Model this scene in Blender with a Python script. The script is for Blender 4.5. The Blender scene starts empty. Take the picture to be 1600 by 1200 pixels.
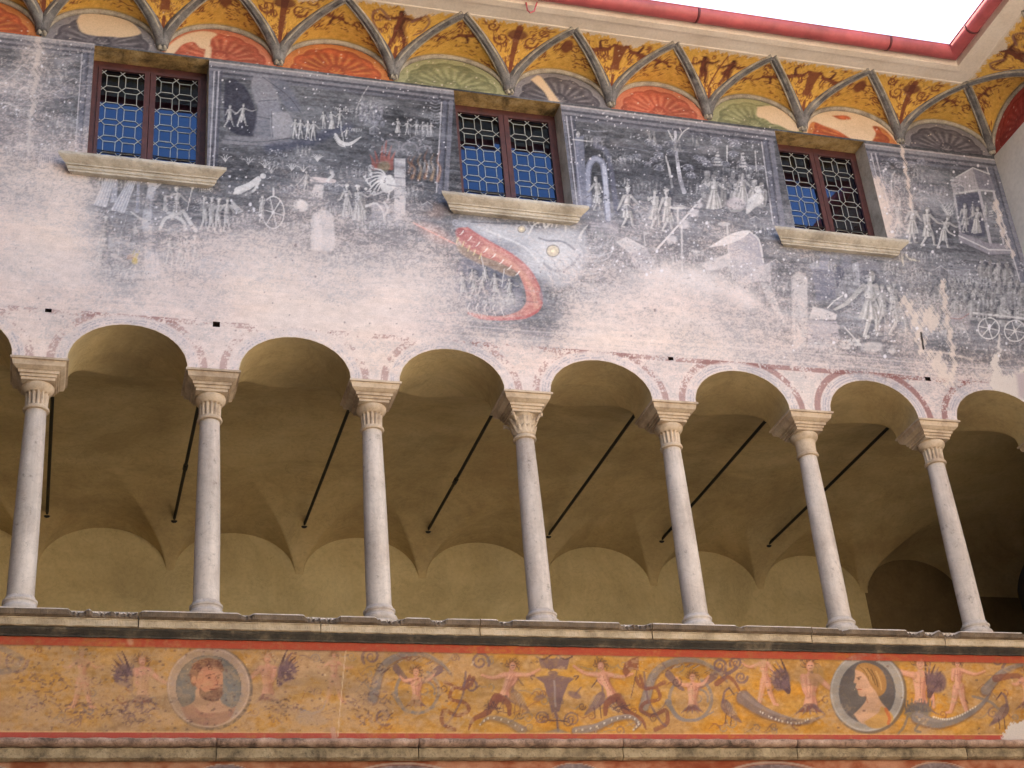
import bpy, math, random
import numpy as np
from mathutils import Matrix, Vector

# ------------------------------------------------------------------ units
# The building is drawn in bays (1 bay = one column spacing = 2 m); S scales to metres, Z0 lifts it above the ground.
S = 2.0
Z0 = 8.094
def V(x, y, z): return (S * x, S * y, S * z + Z0)

# ------------------------------------------------------------------ camera
FPX, YAW, PITCH, ROLL = 2358.99, 0.3238, 0.5110, -0.0926
CAM = np.array([0.2006, -8.0474, -3.2222])
def cam_axes():
    cy, sy, cp, sp = math.cos(YAW), math.sin(YAW), math.cos(PITCH), math.sin(PITCH)
    f = np.array([sy * cp, cy * cp, sp]); r = np.array([cy, -sy, 0.0]); u = np.cross(r, f)
    c, s = math.cos(ROLL), math.sin(ROLL)
    return c * r + s * u, -s * r + c * u, f
AX = np.array(cam_axes())
sc = bpy.context.scene
cd = bpy.data.cameras.new('camera'); cam = bpy.data.objects.new('camera', cd)
sc.collection.objects.link(cam); sc.camera = cam
cd.sensor_width = 36.0; cd.lens = 36.0 * FPX / 1600.0; cd.clip_start = 0.1; cd.clip_end = 5000
M = Matrix(((AX[0][0], AX[1][0], -AX[2][0], S * CAM[0]), (AX[0][1], AX[1][1], -AX[2][1], S * CAM[1]),
            (AX[0][2], AX[1][2], -AX[2][2], S * CAM[2] + Z0), (0, 0, 0, 1)))
cam.matrix_world = M

# ------------------------------------------------------------------ world, sun, exposure
# The front stands in open shade: the sun is behind the roof, the courtyard floor beyond the shadow throws light back up.
SUN_AZ, SUN_EL = math.radians(222), math.radians(50)      # azimuth from the facade's outward normal towards the wing
sd = Vector((math.sin(SUN_AZ) * math.cos(SUN_EL), -math.cos(SUN_AZ) * math.cos(SUN_EL), math.sin(SUN_EL)))
world = bpy.data.worlds.new('World'); sc.world = world; world.use_nodes = True
wn = world.node_tree; wn.nodes.clear()
wo = wn.nodes.new('ShaderNodeOutputWorld'); bg = wn.nodes.new('ShaderNodeBackground'); sky = wn.nodes.new('ShaderNodeTexSky')
sky.sky_type = 'NISHITA'; sky.sun_disc = False; sky.sun_elevation = SUN_EL
sky.sun_rotation = math.atan2(sd.x, sd.y)
sky.air_density = 1.0; sky.dust_density = 2.0; sky.ozone_density = 2.0
bg.inputs[1].default_value = 0.15
wn.links.new(sky.outputs[0], bg.inputs[0]); wn.links.new(bg.outputs[0], wo.inputs[0])
sl = bpy.data.lights.new('sun', 'SUN'); sl.energy = 5.0; sl.angle = math.radians(0.5); sl.color = (1.0, 0.93, 0.84)
so = bpy.data.objects.new('sun', sl); sc.collection.objects.link(so)
so.rotation_euler = sd.to_track_quat('Z', 'Y').to_euler(); so.location = (0, 10, 40)
vs = sc.view_settings; vs.view_transform = 'Standard'; vs.look = 'None'; vs.gamma = 1.0; vs.use_curve_mapping = False
vs.exposure = 2.45
vs.use_white_balance = True; vs.white_balance_temperature = 7400; vs.white_balance_tint = 8   # camera balanced for open shade

# ------------------------------------------------------------------ helpers: objects
col = sc.collection
rng = np.random.default_rng(7); random.seed(7)
def link(o, parent=None):
    col.objects.link(o)
    if parent is not None: o.parent = parent
    return o
def empty(name, loc=(0, 0, 0), label=None, cat=None, group=None):
    o = bpy.data.objects.new(name, None); o.location = loc; o.empty_display_size = 0.2; link(o)
    tag(o, label, cat, group); return o
def tag(o, label=None, cat=None, group=None, kind=None):
    for k, v in (('label', label), ('category', cat), ('group', group), ('kind', kind)):
        if v: o[k] = v
    return o
def mesh_obj(name, verts, faces, mat, parent=None, smooth=False, cols=None, metric=False):
    """verts in bays (or metres when metric); faces: list, or (n,4) int array"""
    v = np.asarray(verts, dtype=np.float64).reshape(-1, 3).copy()
    if not metric:
        v *= S; v[:, 2] += Z0
    me = bpy.data.meshes.new(name)
    if isinstance(faces, np.ndarray):
        n, k = faces.shape
        me.vertices.add(len(v)); me.vertices.foreach_set('co', v.astype(np.float32).ravel())
        me.loops.add(n * k); me.loops.foreach_set('vertex_index', faces.astype(np.int32).ravel())
        me.polygons.add(n); me.polygons.foreach_set('loop_start', np.arange(0, n * k, k, dtype=np.int32))
        me.update(calc_edges=True)
    else:
        me.from_pydata([tuple(a) for a in v], [], faces); me.update()
    if smooth: me.polygons.foreach_set('use_smooth', np.ones(len(me.polygons), dtype=bool))
    if cols is not None:
        a = me.color_attributes.new('Paint', 'FLOAT_COLOR', 'POINT')
        a.data.foreach_set('color', np.concatenate([cols, np.ones((len(cols), 1))], 1).astype(np.float32).ravel())
    me.materials.append(mat)
    return link(bpy.data.objects.new(name, me), parent)
def share(name, me, parent=None, mw=None):
    o = bpy.data.objects.new(name, me); link(o, parent)
    if mw is not None: o.matrix_local = mw
    return o
class MB:
    """collects boxes, prisms, tubes and lathes into one mesh (bays)"""
    def __init__(s): s.v = []; s.f = []
    def add(s, v, f):
        b = len(s.v); s.v += [tuple(map(float, a)) for a in v]; s.f += [tuple(b + i for i in q) for q in f]; return s
    def box(s, x0, x1, y0, y1, z0, z1):
        return s.add([(x0, y0, z0), (x1, y0, z0), (x1, y1, z0), (x0, y1, z0), (x0, y0, z1), (x1, y0, z1), (x1, y1, z1), (x0, y1, z1)],
                     [(0, 3, 2, 1), (4, 5, 6, 7), (0, 1, 5, 4), (1, 2, 6, 5), (2, 3, 7, 6), (3, 0, 4, 7)])
    def lathe(s, prof, cx=0, cy=0, n=28, flute=None):
        v = []; f = []
        for k, (r, z) in enumerate(prof):
            for i in range(n):
                a = 2 * math.pi * i / n; rr = r
                if flute and flute[0] <= k <= flute[1]: rr = r * (1 - flute[2] * (0.5 + 0.5 * math.cos(flute[3] * a)) ** 1.5)
                v.append((cx + rr * math.cos(a), cy + rr * math.sin(a), z))
        m = len(prof)
        for k in range(m - 1):
            for i in range(n):
                j = (i + 1) % n; f.append((k * n + i, k * n + j, (k + 1) * n + j, (k + 1) * n + i))
        f.append(tuple(reversed(range(n)))); f.append(tuple((m - 1) * n + i for i in range(n)))
        return s.add(v, f)
    def tube(s, pts, r, n=8, caps=True):
        pts = [np.array(p, float) for p in pts]; v = []; f = []
        up = np.array([0.013, 0.02, 1.0])
        for k, p in enumerate(pts):
            t = pts[min(k + 1, len(pts) - 1)] - pts[max(k - 1, 0)]; t /= np.linalg.norm(t)
            a = np.cross(t, up); 
            if np.linalg.norm(a) < 0.1: a = np.cross(t, np.array([1.0, 0.1, 0]))
            a /= np.linalg.norm(a); b = np.cross(t, a)
            rr = r[k] if hasattr(r, '__len__') else r
            for i in range(n):
                q = 2 * math.pi * i / n; v.append(p + rr * (math.cos(q) * a + math.sin(q) * b))
        for k in range(len(pts) - 1):
            for i in range(n):
                j = (i + 1) % n; f.append((k * n + i, k * n + j, (k + 1) * n + j, (k + 1) * n + i))
        if caps: f.append(tuple(reversed(range(n)))); f.append(tuple((len(pts) - 1) * n + i for i in range(n)))
        return s.add(v, f)
    def bar(s, a, b, w, d, y):
        """flat bar in a plane of constant y from a to b (x,z), width w, depth d towards -y"""
        a = np.array(a, float); b = np.array(b, float); t = (b - a) / max(np.linalg.norm(b - a), 1e-9); n = np.array([-t[1], t[0]]) * w / 2
        q = [a + n, a - n, b - n, b + n]
        return s.add([(p[0], y, p[1]) for p in q] + [(p[0], y - d, p[1]) for p in q],
                     [(3, 2, 1, 0), (4, 5, 6, 7), (0, 1, 5, 4), (1, 2, 6, 5), (2, 3, 7, 6), (3, 0, 4, 7)])
    def sweep(s, prof, xs, caps=True, jit=None):
        """prof: (y,z) loop swept along x stations; jit(k,i,x,y,z)->(y,z)"""
        n = len(prof); v = []; f = []
        for k, x in enumerate(xs):
            for i, (y, z) in enumerate(prof):
                if jit: y, z = jit(k, i, x, y, z)
                v.append((x, y, z))
        for k in range(len(xs) - 1):
            for i in range(n):
                j = (i + 1) % n; f.append((k * n + i, k * n + j, (k + 1) * n + j, (k + 1) * n + i))
        if caps: f.append(tuple(reversed(range(n)))); f.append(tuple((len(xs) - 1) * n + i for i in range(n)))
        return s.add(v, f)
    def build(s, name, mat, parent=None, smooth=False, metric=False):
        return mesh_obj(name, s.v, s.f, mat, parent, smooth, metric=metric)
def smooth_angle(o, deg=40):
    me = o.data
    me.polygons.foreach_set('use_smooth', np.ones(len(me.polygons), dtype=bool))
    try: me.set_sharp_from_angle(angle=math.radians(deg))
    except Exception: pass
    return o

# ------------------------------------------------------------------ helpers: materials
def lin(c):
    c = np.asarray(c, dtype=np.float64) / 255.0
    return np.where(c <= 0.04045, c / 12.92, ((c + 0.055) / 1.055) ** 2.4)
def new_mat(name):
    m = bpy.data.materials.new(name); m.use_nodes = True; t = m.node_tree; t.nodes.clear()
    out = t.nodes.new('ShaderNodeOutputMaterial'); b = t.nodes.new('ShaderNodeBsdfPrincipled')
    t.links.new(b.outputs[0], out.inputs[0]); return m, t, b
def coords(t, scale=1.0, per_object=True):
    tc = t.nodes.new('ShaderNodeTexCoord'); mp = t.nodes.new('ShaderNodeMapping')
    mp.inputs['Scale'].default_value = (scale,) * 3 if not hasattr(scale, '__len__') else scale
    t.links.new(tc.outputs['Object'], mp.inputs[0])
    if per_object:
        oi = t.nodes.new('ShaderNodeObjectInfo'); mu = t.nodes.new('ShaderNodeMath'); mu.operation = 'MULTIPLY'; mu.inputs[1].default_value = 57.0
        t.links.new(oi.outputs['Random'], mu.inputs[0]); t.links.new(mu.outputs[0], mp.inputs['Location'])
    return mp.outputs[0]
def noise(t, vec, scale, detail=5, rough=0.6, dist=0.0):
    n = t.nodes.new('ShaderNodeTexNoise'); n.inputs['Scale'].default_value = scale; n.inputs['Detail'].default_value = detail
    n.inputs['Roughness'].default_value = rough; n.inputs['Distortion'].default_value = dist
    t.links.new(vec, n.inputs['Vector']); return n.outputs['Fac']
def ramp(t, fac, stops):
    r = t.nodes.new('ShaderNodeValToRGB'); e = r.color_ramp.elements
    while len(e) < len(stops): e.new(0.5)
    for k, (p, c) in enumerate(stops): e[k].position = p; e[k].color = (*c, 1) if len(c) == 3 else c
    t.links.new(fac, r.inputs[0]); return r.outputs[0]
def mix(t, fac, a, b, mode='MIX'):
    m = t.nodes.new('ShaderNodeMix'); m.data_type = 'RGBA'; m.blend_type = mode
    for sock, val in ((m.inputs[0], fac), (m.inputs[6], a), (m.inputs[7], b)):
        if isinstance(val, (int, float)): sock.default_value = val
        elif isinstance(val, tuple): sock.default_value = (*val, 1)
        else: t.links.new(val, sock)
    return m.outputs[2]
def bump(t, b, hgt, strength=0.3, dist=0.01):
    n = t.nodes.new('ShaderNodeBump'); n.inputs['Strength'].default_value = strength; n.inputs['Distance'].default_value = dist
    t.links.new(hgt, n.inputs['Height']); t.links.new(n.outputs[0], b.inputs['Normal'])
g3 = lambda v: (v, v, v)
def rgb(*c): return tuple(float(x) for x in lin(c))

def stone_mat(name, base, dark, light, stain=0.35, scale=2.2, bstr=0.35, rough=0.85, spot=0.5):
    m, t, b = new_mat(name); vec = coords(t)
    c = ramp(t, noise(t, vec, scale, 6, 0.65), [(0.3, dark), (0.52, base), (0.72, light)])
    spots = ramp(t, noise(t, vec, scale * 9, 3, 0.7), [(0.36, g3(0.35)), (0.47, g3(1.0))])
    c = mix(t, spot, c, spots, 'MULTIPLY')
    st = ramp(t, noise(t, vec, scale * 0.9, 7, 0.72, 0.6), [(0.5, g3(0.0)), (0.68, g3(1.0))])
    sf = t.nodes.new('ShaderNodeMath'); sf.operation = 'MULTIPLY'; sf.inputs[1].default_value = stain; t.links.new(st, sf.inputs[0])
    c = mix(t, sf.outputs[0], c, tuple(0.28 * x for x in dark))
    t.links.new(c, b.inputs['Base Color']); b.inputs['Roughness'].default_value = rough
    bump(t, b, noise(t, vec, scale * 14, 6, 0.7), bstr, 0.012); return m
def column_mat(name):
    """weathered limestone: each shaft its own tone, drips running down, veins and soot patches"""
    m, t, b = new_mat(name); vec = coords(t); drip = coords(t, (1, 1, 0.12))
    c = ramp(t, noise(t, vec, 1.8, 7, 0.7), [(0.3, rgb(190, 177, 168)), (0.5, rgb(210, 199, 190)), (0.7, rgb(224, 214, 206))])
    d = ramp(t, noise(t, drip, 5.5, 6, 0.7), [(0.42, g3(0.62)), (0.6, g3(1.0))]); c = mix(t, 0.55, c, d, 'MULTIPLY')
    v = ramp(t, noise(t, vec, 3.2, 8, 0.75, 1.4), [(0.475, g3(1.0)), (0.5, g3(0.55)), (0.525, g3(1.0))]); c = mix(t, 0.35, c, v, 'MULTIPLY')
    p = ramp(t, noise(t, vec, 11, 4, 0.7), [(0.3, g3(0.3)), (0.4, g3(1.0))]); c = mix(t, 0.55, c, p, 'MULTIPLY')
    oi = t.nodes.new('ShaderNodeObjectInfo'); r = ramp(t, oi.outputs['Random'], [(0, (0.84, 0.83, 0.82)), (0.5, (1.0, 0.97, 0.95)), (1, (0.93, 0.90, 0.90))]); c = mix(t, 1.0, c, r, 'MULTIPLY')
    t.links.new(c, b.inputs['Base Color']); b.inputs['Roughness'].default_value = 0.88
    bump(t, b, noise(t, vec, 24, 7, 0.75), 0.4, 0.01); return m
def plaster_mat(name, a, bcol, ccol, scale=0.8, bstr=0.25, stain=0.0):
    m, t, b = new_mat(name); vec = coords(t, per_object=False)
    c = ramp(t, noise(t, vec, scale, 7, 0.62), [(0.3, a), (0.5, bcol), (0.72, ccol)])
    f = ramp(t, noise(t, vec, scale * 22, 4, 0.6), [(0.3, g3(0.86)), (0.6, g3(1.0))])
    c = mix(t, 0.8, c, f, 'MULTIPLY')
    if stain:
        k = ramp(t, noise(t, vec, 0.55, 8, 0.7, 0.8), [(0.4, g3(0.6)), (0.58, g3(1.0))]); c = mix(t, stain, c, k, 'MULTIPLY')
        k = ramp(t, noise(t, vec, 1.3, 9, 0.72, 1.5), [(0.488, g3(1.0)), (0.5, g3(0.5)), (0.512, g3(1.0))]); c = mix(t, stain * .7, c, k, 'MULTIPLY')
    t.links.new(c, b.inputs['Base Color']); b.inputs['Roughness'].default_value = 0.92
    bump(t, b, noise(t, vec, 9, 8, 0.65), bstr, 0.02); return m
def paint_mat(name):
    m, t, b = new_mat(name); vec = coords(t, per_object=False)
    a = t.nodes.new('ShaderNodeVertexColor'); a.layer_name = 'Paint'
    f = ramp(t, noise(t, vec, 55, 3, 0.7), [(0.3, g3(0.8)), (0.5, g3(1.0)), (0.7, g3(1.12))])
    c = mix(t, 0.75, a.outputs['Color'], f, 'MULTIPLY')
    t.links.new(c, b.inputs['Base Color']); b.inputs['Roughness'].default_value = 0.93
    bump(t, b, noise(t, vec, 14, 9, 0.68), 0.3, 0.012); return m
M_PAINT = paint_mat('fresco_plaster')
M_COL = column_mat('column_limestone')
M_CAP = stone_mat('capital_stone', rgb(196, 174, 150), rgb(150, 128, 108), rgb(212, 192, 170), 0.25, 3.0, 0.3, 0.85, 0.2)
M_SILL = stone_mat('sill_stone', rgb(188, 177, 163), rgb(154, 143, 128), rgb(206, 197, 184), 0.4, 2.6, 0.35, 0.85, 0.25)
M_LEDGE = stone_mat('ledge_stone', rgb(186, 166, 138), rgb(150, 132, 108), rgb(206, 188, 164), 0.35, 3.4, 0.4, 0.85, 0.3)
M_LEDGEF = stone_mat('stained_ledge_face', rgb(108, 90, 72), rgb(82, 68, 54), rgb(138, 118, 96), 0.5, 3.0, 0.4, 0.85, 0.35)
M_CHIP = stone_mat('fresh_stone_edge', rgb(206, 192, 180), rgb(176, 162, 150), rgb(224, 212, 204), 0.15, 4.0, 0.5, 0.85, 0.3)
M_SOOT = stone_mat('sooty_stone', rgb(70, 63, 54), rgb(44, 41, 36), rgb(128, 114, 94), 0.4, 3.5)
M_CORN = stone_mat('cornice_stone', rgb(168, 136, 116), rgb(104, 82, 70), rgb(200, 170, 150), 0.9, 5.5, 0.5)
M_CORNB = stone_mat('cornice_band_stone', rgb(150, 130, 100), rgb(96, 82, 62), rgb(180, 160, 128), 0.8, 4.0)
M_LINTEL = stone_mat('lintel_stone', rgb(170, 138, 88), rgb(96, 74, 44), rgb(198, 172, 128), 0.9, 3.0)
M_OCHRE = plaster_mat('ochre_plaster', rgb(186, 160, 116), rgb(202, 178, 132), rgb(214, 192, 148), 0.8, 0.3, 0.55)
M_BACK = plaster_mat('loggia_wall_plaster', rgb(198, 176, 130), rgb(210, 190, 144), rgb(220, 202, 158), 0.8, 0.3, 0.5)
M_SOFF = plaster_mat('eave_plaster', rgb(214, 196, 178), rgb(228, 212, 196), rgb(234, 220, 206), 1.2)
M_WING = plaster_mat('wing_plaster', rgb(204, 196, 186), rgb(214, 206, 196), rgb(222, 214, 206), 0.7)
M_FLOOR = plaster_mat('paving', rgb(176, 166, 150), rgb(190, 180, 164), rgb(202, 192, 174), 0.5)
M_DIM = plaster_mat('shade_dark_plaster', rgb(112, 92, 62), rgb(126, 104, 72), rgb(138, 116, 82), 0.8, 0.3, 0.5)
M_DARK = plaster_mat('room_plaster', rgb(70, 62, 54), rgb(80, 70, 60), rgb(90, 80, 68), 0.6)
def simple(name, c, rough=0.5, metal=0.0, var=0.25, scale=6.0):
    m, t, b = new_mat(name); vec = coords(t)
    k = ramp(t, noise(t, vec, scale, 5, 0.65), [(0.3, tuple(x * (1 - var) for x in c)), (0.7, tuple(min(1, x * (1 + var)) for x in c))])
    t.links.new(k, b.inputs['Base Color']); b.inputs['Roughness'].default_value = rough; b.inputs['Metallic'].default_value = metal
    bump(t, b, noise(t, vec, scale * 6, 5, 0.6), 0.12, 0.004); return m
M_WOOD = simple('red_brown_wood', rgb(76, 38, 33), 0.55, 0, 0.35, 9)
M_LEAD = simple('lead_came', rgb(164, 160, 152), 0.6, 0.0, 0.2, 20)
M_IRON = simple('black_iron', rgb(26, 22, 20), 0.6, 0.3, 0.3, 8)
M_GUT = simple('red_gutter_paint', rgb(176, 82, 84), 0.5, 0, 0.3, 2.6)
M_GUTD = simple('dark_gutter_band', rgb(96, 34, 36), 0.5, 0, 0.2, 6)
M_ROOF = simple('roof_tile', rgb(150, 84, 60), 0.85, 0, 0.35, 3)
M_HOLE = simple('hole_mortar', rgb(58, 44, 36), 0.95, 0, 0.3, 12)
def glass_mat():
    m = bpy.data.materials.new('old_window_glass'); m.use_nodes = True; t = m.node_tree; t.nodes.clear()
    out = t.nodes.new('ShaderNodeOutputMaterial'); mx = t.nodes.new('ShaderNodeMixShader')
    tr = t.nodes.new('ShaderNodeBsdfTransparent'); tr.inputs[0].default_value = (0.25, 0.3, 0.36, 1)
    gl = t.nodes.new('ShaderNodeBsdfGlossy'); gl.inputs['Roughness'].default_value = 0.004; gl.inputs[0].default_value = (0.27, 0.48, 0.84, 1)
    fr = t.nodes.new('ShaderNodeFresnel'); fr.inputs[0].default_value = 2.1
    vec = coords(t); bp = t.nodes.new('ShaderNodeBump'); bp.inputs['Strength'].default_value = 0.05; bp.inputs['Distance'].default_value = 0.004
    t.links.new(noise(t, vec, 7, 2, 0.5), bp.inputs['Height']); t.links.new(bp.outputs[0], gl.inputs['Normal'])
    t.links.new(fr.outputs[0], mx.inputs[0]); t.links.new(tr.outputs[0], mx.inputs[1]); t.links.new(gl.outputs[0], mx.inputs[2])
    t.links.new(mx.outputs[0], out.inputs[0]); return m
M_GLASS = glass_mat()

# ------------------------------------------------------------------ painter: pigment laid on plaster surfaces
# A Sheet is a grid of points on a surface; pigment is stored per point. Drawing sheets for the flat walls use a chart
# (a plane-to-plane map) that turns measured drawing coordinates into positions on the wall.
def chart(P):
    q = (np.asarray(P, float) - CAM) @ AX.T
    return 800 + FPX * q[..., 0] / q[..., 2], 600 - FPX * q[..., 1] / q[..., 2]
def unchart(px, py, y=0.0):
    d = np.array([(px - 800) / FPX, -(py - 600) / FPX, 1.0]) @ AX; t = (y - CAM[1]) / d[1]; return CAM + t * d
def vnoise(shape, cz, cx, seed):
    r = np.random.default_rng(seed); nz, nx = shape
    gz, gx = int(nz / cz) + 3, int(nx / cx) + 3; L = r.random((gz, gx))
    z = np.arange(nz) / cz; x = np.arange(nx) / cx; iz = z.astype(int); ix = x.astype(int)
    fz = z - iz; fx = x - ix; fz = (fz * fz * (3 - 2 * fz))[:, None]; fx = (fx * fx * (3 - 2 * fx))[None]
    a = L[iz][:, ix]; b = L[iz][:, ix + 1]; c = L[iz + 1][:, ix]; d = L[iz + 1][:, ix + 1]
    return (a * (1 - fx) + b * fx) * (1 - fz) + (c * (1 - fx) + d * fx) * fz
def fbm(shape, cz, cx, seed, oct=5, gain=0.6):
    o = np.zeros(shape); a = 1.0; tot = 0
    for k in range(oct):
        if cz < 1 or cx < 1: break
        o += a * vnoise(shape, max(cz, 1), max(cx, 1), seed + 31 * k); tot += a; a *= gain; cz /= 2; cx /= 2
    o /= tot
    return o
def uniform(n):
    q = np.quantile(n[::3, ::3], np.linspace(0, 1, 129)); return np.interp(n, q, np.linspace(0, 1, 129))
def sstep(a, b, x):
    t = np.clip((x - a) / (b - a), 0, 1); return t * t * (3 - 2 * t)
def curve(pts, n=8):
    """Catmull-Rom through the points"""
    p = [np.array(q, float) for q in pts]
    if len(p) < 3: return p
    p = [2 * p[0] - p[1]] + p + [2 * p[-1] - p[-2]]; o = []
    for i in range(1, len(p) - 2):
        for k in range(n):
            t = k / n; a, b, c, d = p[i - 1], p[i], p[i + 1], p[i + 2]
            o.append(0.5 * (2 * b + (c - a) * t + (2 * a - 5 * b + 4 * c - d) * t * t + (3 * b - a - 3 * c + d) * t ** 3))
    o.append(p[-2]); return o
class Sheet:
    def __init__(s, P, A, B, base, flat=None):
        s.P, s.A, s.B = P, A, B; s.c = np.empty(P.shape[:2] + (3,)); s.c[:] = np.asarray(base, float)
        s.flat = flat; s.k = 1.0; s.ox = s.oy = 0.0; s.gain = 1.0
    def win(s, x0, x1, y0, y1):
        if s.flat:
            ax, dx, az, dz = s.flat
            q = [unchart(x, y) for x in (x0, x1) for y in (y0, y1)]
            i0 = int((min(a[0] for a in q) - ax) / dx) - 1; i1 = int((max(a[0] for a in q) - ax) / dx) + 2
            j0 = int((min(a[2] for a in q) - az) / dz) - 1; j1 = int((max(a[2] for a in q) - az) / dz) + 2
            nz, nx = s.A.shape
            i0, i1, j0, j1 = max(i0, 0), min(i1, nx), max(j0, 0), min(j1, nz)
            if i1 <= i0 or j1 <= j0: return None
            return slice(j0, j1), slice(i0, i1)
        m = (s.A >= x0) & (s.A <= x1) & (s.B >= y0) & (s.B <= y1)
        if not m.any(): return None
        r = np.where(m.any(1))[0]; c = np.where(m.any(0))[0]
        return slice(max(r[0] - 1, 0), r[-1] + 2), slice(max(c[0] - 1, 0), c[-1] + 2)
    def put(s, w, m, color, alpha):
        a = np.clip(m * alpha * s.gain, 0, 1)[..., None]; s.c[w] = s.c[w] * (1 - a) + np.asarray(color, float) * a
    def stroke(s, pts, w0, color, alpha=1.0, w1=None, soft=0.7, sm=True, mid=None, rag=0.0):
        p = curve(pts) if sm else [np.array(q, float) for q in pts]
        w1 = w0 if w1 is None else w1; mx = max(w0, w1, mid or 0) / 2 + soft + 1
        xs = [q[0] for q in p]; ys = [q[1] for q in p]
        W = s.win(min(xs) - mx, max(xs) + mx, min(ys) - mx, max(ys) + mx)
        if W is None: return
        A, B = s.A[W], s.B[W]; best = np.full(A.shape, -1e9); n = len(p) - 1
        for k in range(n):
            a, b = p[k], p[k + 1]; d = b - a; L = max(d @ d, 1e-9)
            t = np.clip(((A - a[0]) * d[0] + (B - a[1]) * d[1]) / L, 0, 1)
            u = (k + t) / n; wd = w0 + (w1 - w0) * u
            if mid is not None: wd = wd + (mid - (w0 + w1) / 2) * 4 * u * (1 - u)
            best = np.maximum(best, wd / 2 - np.hypot(A - a[0] - t * d[0], B - a[1] - t * d[1]))
        if rag: best = best + rag * (np.sin(A * .37 + B * .19) + np.sin(A * .93 - B * .61 + 1) * .8 + np.sin(A * 1.9 + B * 1.4) * .5 + np.sin(A * 3.3 - B * 2.7) * .4)
        s.put(W, np.clip(best / soft + 0.5, 0, 1), color, alpha)
    def poly(s, pts, color, alpha=1.0, soft=0.8, sm=False, rag=0.0):
        p = curve(list(pts) + [pts[0]], 5) if sm else [np.array(q, float) for q in pts] + [np.array(pts[0], float)]
        xs = [q[0] for q in p]; ys = [q[1] for q in p]
        W = s.win(min(xs) - soft, max(xs) + soft, min(ys) - soft, max(ys) + soft)
        if W is None: return
        A, B = s.A[W], s.B[W]; ins = np.zeros(A.shape, bool); dm = np.full(A.shape, 1e9)
        for a, b in zip(p[:-1], p[1:]):
            d = b - a; L = max(d @ d, 1e-9)
            if a[1] != b[1]:
                c = (a[1] > B) != (b[1] > B); ins ^= c & (A < (b[0] - a[0]) * (B - a[1]) / (b[1] - a[1]) + a[0])
            t = np.clip(((A - a[0]) * d[0] + (B - a[1]) * d[1]) / L, 0, 1)
            dm = np.minimum(dm, np.hypot(A - a[0] - t * d[0], B - a[1] - t * d[1]))
        sd_ = np.where(ins, dm, -dm)
        if rag: sd_ = sd_ + rag * (np.sin(A * .31 + B * .23) + np.sin(A * .83 - B * .57 + 1) * .8 + np.sin(A * 1.9 + B * 1.4) * .5 + np.sin(A * 3.1 - B * 2.7) * .35)
        s.put(W, np.clip(sd_ / soft + 0.5, 0, 1), color, alpha)
    def ell(s, x, y, rx, ry, color, alpha=1.0, soft=0.8, rot=0.0):
        m = max(rx, ry) + soft
        W = s.win(x - m, x + m, y - m, y + m)
        if W is None: return
        c, sn = math.cos(rot), math.sin(rot); dx, dy = s.A[W] - x, s.B[W] - y
        u = (dx * c + dy * sn) / rx; v = (-dx * sn + dy * c) / ry
        s.put(W, np.clip((1 - np.hypot(u, v)) * min(rx, ry) / soft + 0.5, 0, 1), color, alpha)
    def ring(s, x, y, rx, ry, w, color, alpha=1.0, rot=0, a0=0, a1=360, soft=0.7):
        c, sn = math.cos(rot), math.sin(rot); P = []
        for k in range(33):
            a = math.radians(a0 + (a1 - a0) * k / 32); u, v = rx * math.cos(a), ry * math.sin(a); P.append((x + u * c - v * sn, y + u * sn + v * c))
        s.stroke(P, w, color, alpha, soft=soft, sm=False)
    def spiral(s, x, y, r, turns, a0, w, color, alpha=1.0, sgn=1, w1=None):
        P = []
        n = max(10, int(14 * turns))
        for k in range(n + 1):
            t = k / n; a = a0 + sgn * 2 * math.pi * turns * t; q = r * (1 - 0.85 * t); P.append((x + q * math.cos(a), y + q * math.sin(a)))
        s.stroke(P, w, color, alpha, w1=w1, sm=False)
FONT = {'A': '01 20 41 / 02 42 / 01 04 / 41 44', 'C': '40 00 04 44', 'D': '00 04 34 42 30 00', 'E': '40 00 04 44 / 02 32', 'I': '20 24',
        'L': '00 04 44', 'M': '04 00 22 40 44', 'N': '04 00 44 40', 'O': '00 40 44 04 00', 'P': '04 00 40 42 02', 'R': '04 00 40 42 02 44',
        'S': '40 00 02 42 44 04', 'T': '00 40 / 20 24', 'U': '00 04 44 40', 'V': '00 24 40', 'X': '00 44 / 40 04'}
def lettering(s, txt, x, y, h, color, alpha=0.8, slope=0.08, w=0.9):
    for k, ch in enumerate(txt):
        for part in FONT[ch].split('/'):
            P = [(x + (k * 1.25 + int(q[0]) / 4 * 0.85) * h * 0.75, y + int(q[1]) / 4 * h + slope * k * h) for q in part.split()]
            s.stroke(P, w, color, alpha, soft=0.8, sm=False)

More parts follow.
